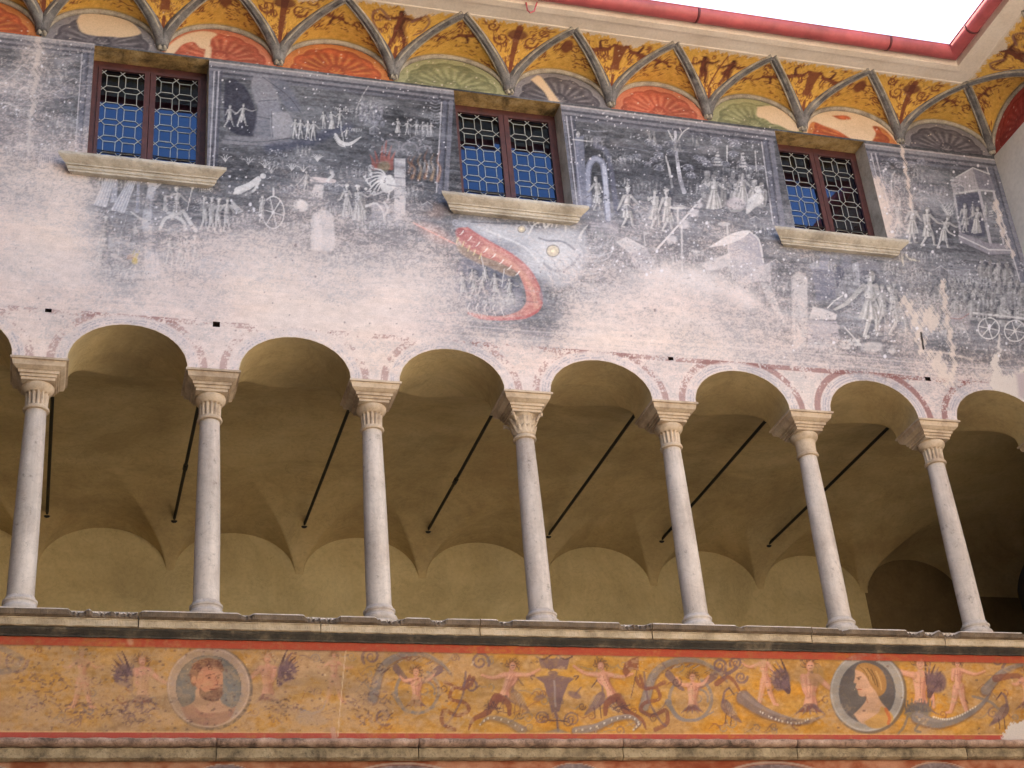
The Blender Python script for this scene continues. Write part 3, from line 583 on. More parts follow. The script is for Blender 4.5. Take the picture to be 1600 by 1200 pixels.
fr.stroke([(1055, 206), (1057, 240), (1063, 280), (1069, 300)], 4, (196, 194, 204), .9, w1=7); fr.stroke([(1056, 228), (1048, 212), (1044, 204)], 2, LT, .8); fr.stroke([(1058, 222), (1066, 208), (1076, 200)], 2, LT, .8); fr.stroke([(1066, 208), (1062, 200)], 1.2, LT, .8)
fr.stroke([(1040, 244), (1046, 266), (1050, 292)], 2.4, LT, .85, w1=4); fr.stroke([(1136, 228), (1136, 252)], 2.2, LT, .8); fr.stroke([(1180, 236), (1182, 268)], 2, LT, .7); fr.stroke([(1158, 240), (1160, 262)], 1.6, LT, .7)
for x, y, r in ((1016, 222, 9), (1028, 230, 9), (1048, 224, 8), (1030, 242, 9), (1050, 238, 9), (1030, 262, 9), (1076, 262, 10), (1080, 274, 9), (1120, 220, 10), (1148, 224, 11), (1146, 240, 8), (1098, 250, 9), (1106, 256, 9), (1120, 250, 9), (1134, 256, 8), (1160, 256, 9), (1174, 262, 8), (984, 246, 7), (997, 244, 7), (1012, 256, 7), (1188, 262, 8), (1090, 246, 7), (1022, 250, 7), (972, 250, 7)): dome_tree(fr, x, y, r)
for k in range(5): fr.ell(1121, 238 + k * 5, 2 + k * 1.4, 1.8, LT, .8); fr.ell(1161, 240 + k * 5, 2 + k, 1.6, LT, .8)
for L in ([(912, 202), (930, 205), (948, 205)], [(960, 228), (990, 232), (1012, 236)], [(1060, 236), (1080, 238)], [(1090, 232), (1112, 228)]): fr.stroke(L, 1.6, (150, 150, 164), .6)
for x, y, rx, ry in ((966, 224, 12, 6), (1012, 206, 8, 5), (1110, 234, 18, 5), (972, 262, 10, 8)): pale_smear(x, y, rx, ry, (146, 142, 148), .5)
crowd(fr, [(1105, 273), (1119, 271), (1132, 279), (1145, 275), (1158, 278), (1169, 277), (1179, 286), (1190, 290), (1126, 290), (1150, 292)], 34, .8)
person(fr, 1116, 326, 52, .05, .0, ((-.3, .1), (.3, .2)), 1, .95, fat=1.35); person(fr, 1160, 318, 46, .05, 0, ((-.2, .3), (.4, .3)), 1, .85, fat=1.3); fr.poly([(1168, 312), (1184, 300), (1194, 312), (1178, 326), (1166, 334)], LT, .85, 2, True); fr.ell(1184, 296, 5, 5.5, LT, .9)
fr.ell(1150, 318, 16, 9, (190, 178, 184), .7, 3)
# ships, lance with streamers, cannon smoke
fr.stroke([(1026, 390), (1062, 350), (1096, 311)], 3.4, (214, 210, 214), .95, sm=False); fr.stroke([(1028, 391), (1097, 313)], 1.2, DK, .6, sm=False)
for x, y, r in ((1084, 332, 8), (1068, 350, 9), (1050, 374, 8), (1092, 320, 6)): fr.ell(x, y, r, r * .8, (206, 200, 206), .8, 3)
fr.poly([(962, 378), (979, 370), (1008, 386), (994, 393), (984, 396)], (214, 208, 210), .9, 1.2); fr.poly([(984, 396), (1008, 386), (1024, 408), (1012, 428), (990, 414)], (186, 178, 186), .85, 1.5)
fr.stroke([(1006, 362), (1008, 384)], 1.6, LT, .8); fr.poly([(1006, 362), (1016, 364), (1007, 368)], LT, .8)
fr.poly([(1106, 387), (1130, 372), (1152, 362), (1172, 361), (1158, 374), (1136, 382)], (224, 218, 220), .9, 1.2, True); fr.poly([(1138, 384), (1160, 372), (1176, 364), (1188, 378), (1193, 410), (1190, 436), (1150, 440), (1140, 410)], (164, 160, 174), .8, 2, True); fr.stroke([(1172, 362), (1186, 376), (1193, 410)], 2.5, LT, .85)
fr.poly([(1094, 412), (1138, 396), (1146, 414), (1106, 424)], (214, 206, 208), .85, 2); fr.poly([(1174, 418), (1204, 410), (1204, 440), (1178, 440)], (196, 190, 196), .7, 3)
for L in ([(1065, 352), (1066, 424)], [(1136, 352), (1140, 420)], [(1052, 398), (1052, 414)]): fr.stroke(L, 3, LT, .75)
fr.ell(1131, 350, 10, 3, LT, .7); fr.stroke([(1079, 391), (1096, 394)], 4, LT, .8)
for x, y, r in ((1036, 424, 18), (1060, 440, 28), (1090, 434, 22), (1020, 440, 20), (1110, 446, 26), (1150, 456, 20), (1170, 470, 16)): pale_smear(x, y, r, r * .75, (222, 214, 214), .8)
for k in range(10): fr.stroke([(1180 + k * 3, 420 + k * 4), (1200 + k * 3, 470 + k * 4)], 1.8, LT, .5)
# --- fourth panel: booth, bystanders, bearers
for x, y, r in ((1384, 258, 9), (1396, 250, 8), (1406, 258, 9), (1386, 272, 8), (1424, 256, 8), (1440, 252, 8), (1402, 284, 9), (1384, 290, 8)): dome_tree(fr, x, y, r, .7)
fr.stroke([(1393, 306), (1393, 280), (1398, 268)], 2.4, LT, .75); fr.poly([(1424, 286), (1478, 292), (1478, 300), (1424, 296)], (116, 116, 132), .6, 2)
for k in range(7): fr.stroke([(1426 + k * 8, 288), (1426 + k * 8, 300)], 2, DK, .5, sm=False)
fr.ring(1442, 312, 11, 14, 3, (150, 148, 160), .7, a0=180, a1=360); fr.stroke([(1466, 310), (1476, 326), (1484, 340)], 1.6, LT, .7)
for k in range(14): fr.stroke([(1470 + k, 322 + k * 1.5), (1476 + k * 1.3, 318 + (k % 4) * 5)], 1.6, LT, .55)
person(fr, 1404, 368, 54, .08, 0, ((-.2, .2), (.3, .2)), .5, .55); person(fr, 1425, 379, 62, .08, .0, ((-.15, .25), (.2, .2)), .5, .9); person(fr, 1451, 383, 60, .17, -.02, ((.25, .3), (.35, .2)), .5, .95); person(fr, 1474, 387, 50, .17, .1, ((.3, .4), (.35, .1)), .5, .95)
fr.poly([(1485, 282), (1520, 262), (1530, 296), (1490, 304)], (166, 160, 166), .9, 1.2); fr.poly([(1520, 262), (1546, 272), (1556, 298), (1530, 296)], (118, 116, 130), .9, 1.2); fr.stroke([(1490, 303), (1530, 297), (1554, 299)], 3, LT, .7, sm=False); fr.stroke([(1485, 282), (1520, 262), (1546, 272)], 2, LT, .8, sm=False)
for k in range(6): fr.stroke([(1490 + k * 6, 282 - k * 3), (1494 + k * 6, 300 - k)], 1, (120, 116, 126), .6, sm=False)
fr.poly([(1492, 306), (1532, 300), (1540, 370), (1504, 366)], (70, 72, 92), .8, 2)
for L, w in (([(1491, 304), (1501, 366)], 3.4), ([(1530, 298), (1548, 382)], 4.4), ([(1552, 298), (1568, 380)], 3)): fr.stroke(L, w, (176, 172, 180), .9, sm=False)
fr.poly([(1498, 362), (1545, 380), (1578, 382), (1580, 396), (1546, 398), (1498, 376)], (134, 130, 142), .9, 1.2); fr.stroke([(1498, 368), (1545, 390), (1580, 391)], 2, LT, .8, sm=False)
person(fr, 1508, 362, 44, .07, 0, ((-.2, .2), (.2, .25)), .5, .85); person(fr, 1526, 364, 40, .1, .04, ((-.4, .2), (.2, .2)), 1, .75, fat=1.3); person(fr, 1520, 342, 24, .07, 0, ((-.2, .2), (.2, .2)), .5, .6); person(fr, 1540, 340, 24, .07, 0, ((-.2, .2), (.2, .2)), .5, .6)
for k in range(3): fr.stroke([(1546, 330 + k * 4), (1552, 329 + k * 4)], 1.4, LT, .7)
# lower right: giant captain, soldiers, wagon
fr.poly([(1236, 432), (1248, 424), (1262, 434), (1262, 520), (1258, 545), (1240, 545)], (206, 198, 198), .75, 3); fr.poly([(1264, 414), (1276, 407), (1308, 410), (1300, 420), (1268, 420)], (160, 160, 172), .9, 1); fr.poly([(1268, 420), (1302, 420), (1306, 466), (1276, 470)], (110, 112, 130), .85, 2); fr.poly([(1302, 420), (1312, 414), (1320, 426), (1308, 450)], (74, 76, 96), .85, 2)
fr.poly([(1331, 412), (1358, 402), (1374, 412), (1376, 440), (1352, 446), (1336, 446)], (126, 126, 138), .75, 2); fr.poly([(1331, 412), (1341, 409), (1344, 444), (1336, 446)], (170, 170, 180), .8, 1.5)
for x in (1288, 1322): fr.poly([(x - 8, 396), (x + 8, 398), (x + 8, 420), (x - 7, 420)], (126, 128, 148), .5, 3)
fr.poly([(1270, 478), (1308, 490), (1306, 500), (1264, 498)], (212, 204, 204), .85, 2); fr.poly([(1262, 500), (1308, 502), (1312, 530), (1300, 548), (1262, 544)], (186, 178, 186), .75, 3)
person(fr, 1359, 525, 100, .1, -.02, ((-.42, .3), (.18, .3)), .42, .97, fat=1.2); fr.ell(1353, 432, 5, 8, (150, 148, 160), .8); fr.ell(1351, 426, 7, 4, (84, 84, 100), .8)
fr.stroke([(1316, 462), (1304, 470), (1293, 481)], 2.2, LT, .95, sm=False); fr.stroke([(1320, 512), (1346, 540)], 2, LT, .85, sm=False)
person(fr, 1404, 522, 78, .17, -.12, ((-.2, .25), (.2, .3)), .45, .85, cape=True); person(fr, 1378, 506, 62, .1, 0, ((-.2, .2), (.2, .2)), .5, .55); person(fr, 1396, 500, 60, .1, 0, ((-.2, .2), (.2, .2)), .5, .5)
for k in range(12): fr.ell(1318 + (k % 5) * 6 + random.uniform(-2, 2), 532 + (k // 5) * 6 + random.uniform(-1, 1), 3.6, 2.8, LT, .8)
fr.ell(1362, 542, 18, 8, (206, 200, 200), .7, 3); fr.ell(1394, 548, 6, 5, (206, 200, 200), .7, 2)
crowd(fr, [(1534 + k * 13, 408 + k * 2) for k in range(4)], 26, .8)
crowd(fr, [(1476 + k * 12.5 + random.uniform(-4, 4), 440 + k * .9 + random.uniform(-5, 5)) for k in range(11)], 30, .75); crowd(fr, [(1492 + k * 14 + random.uniform(-5, 5), 462 + k * .8 + random.uniform(-5, 5)) for k in range(9)], 34, .75); crowd(fr, [(1424, 444), (1438, 440), (1452, 446), (1464, 450)], 34, .5)
for k in range(7): x = 1488 + k * 16; fr.stroke([(x, 462), (x + random.uniform(-10, 10), 426)], 1, LT, .5, sm=False)
fr.poly([(1484, 492), (1506, 488), (1516, 502), (1510, 516), (1490, 512)], (150, 144, 150), .75, 3, True); fr.stroke([(1494, 510), (1508, 516), (1514, 530)], 2.2, LT, .7); fr.stroke([(1480, 496), (1500, 498), (1514, 490)], 1.5, (150, 90, 90), .6)
fr.stroke([(1521, 489), (1560, 493), (1604, 498)], 3, LT, .95, sm=False); fr.stroke([(1521, 494), (1604, 503)], 3, DK, .6, sm=False)
wheel(fr, 1545, 513, 16.5, 16.5, LT, .97, 6, 2); wheel(fr, 1586, 517, 16.5, 16.5, LT, .97, 6, 2)
# distant buildings, shrubs, rocks and tiny folk that crowd the scenes
def hut(x, y, w, h):
    fr.poly([(x - w, y), (x - w, y - h), (x, y - h * 1.5), (x, y)], (140, 140, 150), .6, 1); fr.poly([(x, y), (x, y - h * 1.5), (x + w * .9, y - h * .9), (x + w * .9, y - h * .05)], (92, 94, 106), .65, 1); fr.stroke([(x - w, y - h), (x, y - h * 1.5), (x + w * .9, y - h * .9)], 1.1, LT, .65, sm=False); fr.ell(x - w * .5, y - h * .4, w * .14, h * .16, DK, .7)
def shrub(x, y, r):
    for k in range(int(6 + r)):
        a = random.uniform(0, 6.28); q = r * random.random() ** .5; fr.ell(x + q * math.cos(a), y + q * .6 * math.sin(a), random.uniform(.7, 1.8), random.uniform(.5, 1.2), (176, 176, 184) if random.random() < .6 else (58, 60, 72), .65)
AREAS = [(345, 690, 232, 345), (560, 690, 140, 240), (900, 1205, 300, 420), (960, 1205, 205, 300), (1230, 1600, 395, 555), (1365, 1500, 255, 330), (150, 330, 285, 440), (0, 140, 80, 320), (900, 1010, 380, 470)]
for x0, x1, y0, y1 in AREAS:
    n = int((x1 - x0) * (y1 - y0) / 900)
    for k in range(n): shrub(random.uniform(x0, x1), random.uniform(y0, y1), random.uniform(4, 11))
    for k in range(max(2, n // 6)):
        x, y = random.uniform(x0, x1), random.uniform(y0, y1); h = random.uniform(13, 22)
        for j in range(random.randint(1, 4)): person(fr, x + j * h * .32, y + j, h, .1, random.uniform(-.06, .06), ((-.2, random.uniform(-.1, .3)), (.25, random.uniform(-.1, .3))), random.choice((0, .4, 1)), random.uniform(.25, .5))
    for k in range(n):
        x, y = random.uniform(x0, x1), random.uniform(y0, y1); L = random.uniform(10, 30); fr.stroke([(x, y), (x + L * .5, y + random.uniform(-4, 3)), (x + L, y + L * .1)], random.uniform(1, 2.4), (150, 150, 158) if k % 2 else (56, 58, 70), .4, w1=.6)
for x, y, w, h in ((585, 210, 8, 9), (668, 330, 9, 10), (530, 300, 7, 8), (1100, 300, 8, 9), (1212, 420, 8, 10), (1500, 300, 7, 8), (1440, 320, 8, 9), (1390, 440, 9, 12), (1470, 430, 8, 10), (980, 330, 7, 7), (1180, 350, 8, 8), (455, 300, 7, 7)): hut(x, y, w, h)
# painterly clumps: half-read groups, thickets and rubble laid in with small curved dabs
def clump(x, y, w, h, a):
    R = random.Random(int(x * 17 + y)); n = int(w * h / 9)
    pale_smear(x, y, w * .7, h * .6, (120, 120, 128), .3 * a)
    for k in range(n):
        u, v = R.gauss(0, .4) * w, R.gauss(0, .38) * h; l = R.uniform(2, 5.5); t = R.uniform(-.6, .9) if R.random() < .5 else R.uniform(1.1, 2.0)
        P = [(x + u, y + v), (x + u + l * math.cos(t) * .6, y + v + l * math.sin(t) * .5 - 1), (x + u + l * math.cos(t), y + v + l * math.sin(t))]
        c = R.choice(((204, 202, 204), (176, 175, 180), (150, 150, 157), (60, 61, 70), (48, 50, 60)))
        fr.stroke(P, R.uniform(1., 2.2), c, R.uniform(.35, .75) * a, w1=.7)
    for k in range(int(w / 7)):
        u = (k + .5) * 7 - w / 2 + R.uniform(-2, 2); v = R.uniform(-.3, .1) * h; fr.ell(x + u, y + v, 1.7, 2.1, (206, 203, 204), .6 * a); fr.stroke([(x + u, y + v + 2), (x + u + R.uniform(-2, 2), y + v + R.uniform(7, 12))], 3, (180, 178, 182), .5 * a, w1=1.6)
for x, y, w, h, a in ((430, 255, 40, 18, .6), (575, 176, 44, 30, .7), (655, 200, 46, 22, .6), (560, 268, 44, 20, .6), (520, 325, 44, 22, .7), (640, 300, 36, 24, .6), (585, 352, 60, 22, .8), (460, 352, 50, 20, .7), (380, 340, 40, 24, .7), (300, 382, 40, 20, .7), (200, 372, 44, 34, .6), (170, 420, 60, 28, .7), (270, 438, 80, 18, .7), (420, 392, 60, 20, .7), (540, 402, 60, 24, .8), (640, 412, 60, 20, .7), (30, 140, 44, 40, .6), (90, 120, 40, 40, .6), (100, 200, 44, 40, .5), (30, 230, 50, 30, .6), (60, 290, 80, 24, .7), (40, 350, 60, 20, .7),
                      (975, 250, 44, 26, .6), (930, 220, 30, 20, .5), (1010, 290, 50, 20, .5), (1090, 290, 40, 24, .6), (1150, 270, 60, 34, .7), (1000, 410, 60, 26, .8), (1080, 400, 70, 24, .7), (1150, 432, 60, 26, .8), (1040, 452, 80, 22, .8), (1210, 450, 50, 40, .7), (950, 460, 60, 26, .7), (880, 462, 50, 24, .6), (1230, 500, 50, 40, .7), (1290, 540, 60, 18, .8), (1330, 440, 40, 30, .6), (1430, 430, 60, 26, .7), (1460, 470, 60, 34, .8), (1520, 440, 80, 26, .7), (1560, 470, 70, 30, .7), (1480, 520, 50, 24, .7), (1570, 545, 60, 16, .6), (1400, 280, 50, 30, .7), (1450, 300, 50, 24, .6), (1500, 340, 20, 30, .5), (1440, 400, 80, 14, .6), (760, 470, 70, 26, .7), (700, 440, 40, 24, .6), (1340, 300, 20, 20, .3)): clump(x, y, w, h, a)
# the monster's head: muzzle, brow and cheek in pale relief
pale_smear(872, 398, 44, 34, (208, 207, 212), .75); pale_smear(800, 364, 60, 10, (196, 197, 204), .6, .25)
for P, w, c, a in (([(736, 347), (780, 349), (820, 350), (846, 352)], 2.4, (62, 64, 76), .6), ([(842, 372), (856, 376), (880, 378), (898, 390)], 3, (96, 98, 112), .6), ([(850, 412), (870, 424), (892, 416), (906, 398)], 4, (116, 118, 132), .55), ([(826, 366), (834, 352), (848, 346), (852, 356)], 2.6, LT, .8), ([(852, 356), (866, 346), (882, 350), (884, 362)], 2.6, LT, .8), ([(760, 360), (790, 372), (822, 388), (842, 410)], 3, (222, 220, 222), .6), ([(900, 372), (912, 392), (910, 424), (896, 446)], 5, (150, 152, 164), .5), ([(852, 438), (846, 462), (858, 480)], 6, (132, 134, 148), .5)): fr.stroke(P, w, c, a, soft=1.6)
for k in range(26):
    x = 846 + (k % 9) * 7 + random.uniform(-2, 2); y = 404 + (k // 9) * 12 + random.uniform(-3, 3); fr.stroke([(x, y), (x + 5, y + 4), (x + 5, y + 9)], 1.5, (226, 224, 226) if k % 2 else (128, 130, 144), .5)
for x, y, r in ((815, 358, 6), (864, 392, 10)): fr.ell(x, y, r, r * .9, (204, 188, 158), .75, 2.5); fr.ring(x, y, r, r * .9, 1.5, (106, 104, 112), .7); fr.ell(x, y, r * .3, r * .3, (238, 226, 198), .9)
# soft washes: clouds, hills and water lights that veil the dark ground
for k in range(150):
    x0, x1, y0, y1 = AREAS[k % len(AREAS)]; x, y = random.uniform(x0, x1), random.uniform(y0, y1); rx = random.uniform(8, 30); pale_smear(x, y, rx, rx * random.uniform(.18, .4), (150, 150, 158) if k % 3 else (60, 62, 72), random.uniform(.15, .4), .1)
# painted skirting lines under the scenes
for k, (dy, w, c, a) in enumerate(((0, 2, (116, 116, 130), .7), (5, 2, (196, 190, 194), .6), (9, 2.5, (104, 104, 120), .7), (14, 2, (126, 124, 136), .6), (20, 2, (186, 180, 184), .5), (25, 1.8, (110, 108, 122), .5))):
    fr.stroke([(-80, 448 + dy), (400, 478 + dy), (800, 510 + dy), (1240, 545 + dy), (1480, 566 + dy), (1640, 578 + dy)], w, c, a, soft=1.4)
# scattered horizontal brush marks
for k in range(300):
    x, y = random.uniform(-20, 1600), random.uniform(110, 560); L = random.uniform(8, 34)
    fr.stroke([(x, y), (x + L, y + L * .1)], random.uniform(.8, 2), (60, 62, 82) if k % 2 else (150, 150, 166), .28, soft=1.2, sm=False)

fr.c += ((vnoise(SH, 1.4, 1.6, 91) - .5) * 22 + (vnoise(SH, 2.6, 3.4, 92) - .5) * 18)[..., None]
gm = fr.c.mean(-1, keepdims=True); cool = (fr.c[..., 2:3] > fr.c[..., 0:1] - 4); fr.c = np.where(cool, gm + (fr.c - gm) * .85, fr.c)
# ---- weathering: how much of the painting survives, read off by eye at a few places
KEEP = [(-60, 90, .75), (30, 90, .75), (60, 110, .35), (100, 110, .9), (140, 120, .85), (30, 180, .6), (110, 190, .9), (60, 230, .35), (120, 235, .6), (250, 60, .95), (340, 150, .97), (450, 150, .98), (560, 150, 1), (680, 170, .97), (790, 150, .95), (900, 200, .97), (1000, 200, .97), (1150, 210, .97), (1250, 230, .97), (1400, 250, .95), (1550, 260, .95),
        (400, 230, .97), (550, 230, .99), (660, 240, .97), (20, 290, .4), (110, 290, .35), (200, 290, .85), (310, 290, .9), (400, 280, .93), (550, 280, .93), (680, 300, .9), (950, 280, .97), (1100, 290, .97), (1220, 320, .95), (1400, 300, .75), (1450, 330, .95), (1380, 330, .25), (1570, 350, .95),
        (20, 335, .22), (90, 330, .12), (170, 335, .7), (240, 335, .85), (330, 335, .85), (420, 335, .68), (500, 335, .62), (580, 330, .78), (640, 345, .6), (700, 345, .78), (860, 350, .85), (950, 345, .85), (1080, 345, .9), (1200, 350, .93), (1450, 370, .97),
        (20, 385, .15), (100, 385, .1), (180, 385, .6), (250, 385, .7), (330, 385, .58), (400, 385, .26), (470, 385, .3), (540, 385, .42), (600, 385, .46), (680, 385, .45), (740, 385, .8), (810, 390, .75), (930, 390, .75), (1000, 390, .65), (1080, 385, .6), (1150, 390, .6), (1250, 400, .8), (1350, 410, .93), (1500, 410, .95), (1590, 410, .93),
        (20, 435, .1), (100, 435, .1), (200, 430, .58), (300, 430, .48), (380, 430, .12), (450, 430, .16), (550, 430, .24), (650, 430, .2), (720, 430, .65), (780, 430, .8), (722, 366, .97), (760, 384, .97), (800, 410, .97), (830, 436, .97), (838, 470, .97), (826, 490, .95), (780, 496, .85), (880, 430, .5), (960, 430, .5), (1050, 440, .36), (1150, 440, .4), (1230, 450, .65), (880, 390, .96), (850, 370, .96), (905, 365, .96), (870, 425, .8), (1330, 450, .95), (1420, 450, .85), (1520, 450, .95), (1590, 450, .95),
        (20, 480, .2), (120, 475, .22), (220, 470, .28), (320, 470, .15), (420, 480, .04), (600, 480, .06), (690, 480, .25), (760, 480, .7), (830, 480, .75), (890, 485, .25), (980, 490, .25), (1080, 500, .3), (1200, 500, .45), (1300, 510, .88), (1370, 520, .93), (1430, 510, .6), (1490, 520, .9), (1580, 520, .93),
        (0, 530, .05), (200, 500, .15), (400, 530, .04), (600, 530, .06), (800, 525, .12), (950, 530, .14), (1050, 535, .25), (1200, 545, .35), (1300, 555, .68), (1400, 560, .6), (1500, 570, .78), (1590, 570, .7),
        (0, 570, .03), (400, 580, .03), (800, 580, .05), (1100, 590, .1), (1300, 590, .25), (1420, 600, .35), (1500, 610, .3), (1600, 620, .35), (1600, 700, .3), (0, 640, .03), (800, 650, .05)]
K = np.array(KEEP); cs = 12
sub = (slice(None, None, cs), slice(None, None, cs)); px_, py_ = PXg[sub], PYg[sub]
num = np.zeros(px_.shape); den = np.zeros(px_.shape)
for x, y, v in K:
    d2 = ((px_ - x) / 1.25) ** 2 + (py_ - y) ** 2; w = np.exp(-d2 / (2 * 26 ** 2)) + 1e-4 / (1 + d2 / 3000) ** 2; num += w * v; den += w
mac = num / den
def upsample(m, shape, f):
    z = np.minimum(np.arange(shape[0]) / f, m.shape[0] - 1.001); x = np.minimum(np.arange(shape[1]) / f, m.shape[1] - 1.001)
    iz, ix = z.astype(int), x.astype(int); fz, fx = (z - iz)[:, None], (x - ix)[None]
    return (m[iz][:, ix] * (1 - fx) + m[iz][:, ix + 1] * fx) * (1 - fz) + (m[iz + 1][:, ix] * (1 - fx) + m[iz + 1][:, ix + 1] * fx) * fz
mac = upsample(mac, SH, cs)
nb = uniform(fbm(SH, 36, 48, 11, 5, 0.6)); nf = uniform(fbm(SH, 3.2, 4.2, 12, 2, 0.9)); ng = vnoise(SH, 1.15, 1.3, 14); ns = uniform(fbm(SH, 2.2, 34, 13, 3, 0.7))
mac2 = np.clip(mac + (nb - .5) * .34 * (4 * mac * (1 - mac)) + (ns - .5) * .10, 0, 1)
nz_ = uniform(.35 * nf + .65 * ng)
keep = .66 * mac2 + .34 * np.clip((mac2 - nz_) * 2.6 + .5, 0, 1)
keep = np.where(mac > .85, np.maximum(keep, sstep(.82, .97, mac) * (0.86 + .14 * nf)), keep) * sstep(.0, .16, mac2)
# bare plaster, warm cream going rosy and lilac in drifts
warm = uniform(fbm(SH, 70, 120, 21, 5, .6))[..., None]; lil = uniform(fbm(SH, 50, 140, 22, 5, .6))[..., None]
bare = np.array([229, 206, 198]) * (1 - .5 * warm) + np.array([229, 210, 196]) * .5 * warm
bare = bare * (1 - .55 * lil) + np.array([214, 202, 200]) * .55 * lil
bare += ((fbm(SH, 5, 8, 23, 3, .8) - .5) * 26)[..., None]
haze_ = np.array([204, 198, 202])                                # limewash-thin film over half-lost paint
paint = fr.c * (0.45 + 0.55 * sstep(.1, .9, mac))[..., None] + haze_ * (1 - (0.45 + 0.55 * sstep(.1, .9, mac)))[..., None]
fr.c = bare * (1 - keep[..., None]) + paint * keep[..., None]
# red and slate bands round the arches
adist = np.full(SH, 9.0); aid = np.zeros(SH)
for x0, x1 in ARCH:
    a = (x1 - x0) / 2; b = ZAR - ZC; cx = (x0 + x1) / 2
    th = np.arctan2((ZZ - ZC) / b, (XX - cx) / a); rr = np.hypot(XX - cx, ZZ - ZC) - np.hypot(a * np.cos(th), b * np.sin(th)); adist = np.minimum(adist, rr)
rk = np.interp(PXg, [0, 100, 250, 340, 450, 600, 760, 900, 1050, 1230, 1330, 1400, 1470, 1500, 1600], [.22, .26, .3, .3, .12, .36, .3, .36, .5, .72, .85, .95, .55, .35, .25])
rn = uniform(.45 * uniform(fbm(SH, 14, 14, 31, 4, .8)) + .55 * vnoise(SH, 1.2, 1.2, 32)); foot = np.clip((1.66 - ZZ) * 4, 0, .45)
def worn_band(mask, color, k, alpha=.85):
    m = (mask * np.clip((k - rn) * 6 + .5, 0, 1) * alpha)[..., None]; fr.c = fr.c * (1 - m) + np.array(color) * m
band = sstep(.072, .077, adist) * (1 - sstep(.118, .123, adist)) * (ZZ < 1.835)
lineT = sstep(1.800, 1.804, ZZ) * (1 - sstep(1.838, 1.842, ZZ)) * sstep(.05, .07, adist) * (adist < .5)
wk = np.interp(PXg, [0, 900, 1250, 1400], [.34, .4, .55, .7]); worn_band(np.clip(band, 0, 1) * wk, (128, 82, 80), rk + foot, 1.); worn_band(lineT * wk, (128, 82, 80), rk * .9 + (PXg > 700) * .08, 1.)
worn_band(sstep(.004, .01, adist) * (1 - sstep(.066, .07, adist)), (196, 188, 192), np.full(SH, .8), .3)
for d0, d1 in ((.012, .02), (.032, .042), (.05, .056)): worn_band(sstep(d0, d0 + .004, adist) * (1 - sstep(d1, d1 + .004, adist)) * (ZZ < 1.80), (140, 140, 154), rk * .8 - .1 * np.sin(XX * 9) + .06, .55)
worn_band(sstep(.13, .135, adist) * (ZZ < 1.79), (188, 180, 180), rk * .6, .5)
# damage: lost strips, mended cracks, plaster patches
def scar(P, w, c=(222, 204, 192), a=.9, w1=None, soft=2.0): fr.stroke(P, w, tuple(.5 * u + .5 * v for u, v in zip(c, (212, 206, 204))), a * .92, w1=w1, soft=min(soft, 3.0), rag=min(w * .28, 3.5) if w > 4 else .5)
scar([(62, 55), (58, 100), (54, 140), (50, 175)], 9, (206, 180, 168), .75, w1=7, soft=5); scar([(48, 170), (44, 240)], 4, (206, 190, 184), .6)
scar([(1407, 218), (1414, 260), (1421, 300), (1424, 330)], 5, (222, 190, 170), .9, w1=3); scar([(1366, 290), (1376, 330), (1384, 372)], 26, (218, 184, 164), .75, soft=14); scar([(1352, 320), (1372, 376)], 16, (214, 186, 168), .6, soft=8)
for P, w in (([(1414, 470), (1430, 500), (1438, 530), (1442, 548)], 12), ([(1450, 492), (1458, 505)], 24), ([(1438, 548), (1480, 552), (1520, 562)], 3), ([(1472, 440), (1480, 500), (1490, 560), (1488, 600)], 7), ([(1462, 560), (1476, 590)], 20)): scar(P, w, (220, 192, 172), .85, soft=6)
fr.stroke([(1439, 520), (1441, 532), (1443, 545)], 3, (34, 26, 24), .95, soft=.8)
scar([(1562, 522), (1560, 540), (1564, 548), (1554, 556)], 3.4, (222, 208, 200), .9); fr.poly([(1550, 558), (1562, 554), (1562, 580), (1576, 590), (1602, 570), (1640, 600), (1640, 690), (1596, 660), (1570, 640), (1548, 612)], (212, 200, 192), .95, 1.5, False, 2.2)
fr.poly([(1588, 584), (1620, 580), (1630, 640), (1592, 620)], (168, 150, 156), .6, 5)
scar([(1556, 318), (1566, 360), (1584, 400)], 9, (212, 190, 178), .9, w1=3); scar([(1416, 398), (1420, 404), (1436, 408)], 2, (226, 212, 180), .9); scar([(1410, 402), (1412, 416)], 1.8, (226, 212, 180), .8)
scar([(575, 135), (566, 150), (556, 172)], 1.3, (214, 210, 214), .9); scar([(112, 270), (108, 282), (98, 284)], 2, (222, 206, 196), .9)
for k in range(26):
    x, y = random.uniform(0, 1600), random.uniform(430, 600); scar([(x, y), (x + random.uniform(-40, 40), y + random.uniform(-6, 6))], random.uniform(.6, 1.1), (176, 158, 152), .5, soft=1)
fr.c += (sstep(-.004, .012, adist) - 1)[..., None] * np.array([14, 16, 26])
# lime pops: white specks, denser where the paint is dark
def specks(s, n, x0, x1, y0, y1, c=(224, 220, 226), r0=.6, r1=1.7, a=.9):
    for k in range(n):
        r = random.uniform(r0, r1) * (1.6 if random.random() < .07 else 1); s.ell(random.uniform(x0, x1), random.uniform(y0, y1), r, r * random.uniform(.8, 1.4), c, a, soft=.9)
specks(fr, 150, 330, 700, 100, 290, r0=.4, r1=1.3); specks(fr, 230, 880, 1215, 172, 340, r0=.4, r1=1.2); specks(fr, 70, 1215, 1420, 360, 560); specks(fr, 120, 1360, 1600, 240, 560); specks(fr, 70, 0, 145, 62, 240); specks(fr, 60, 150, 420, 270, 360); specks(fr, 90, 900, 1250, 340, 430)
specks(fr, 160, 0, 1600, 380, 620, (120, 108, 112), .5, 1.3, .7)
ALB = 0.96
def to_albedo(c, k=ALB): return np.clip(lin(np.clip(c, 4, 255)) * k, 0, 1)

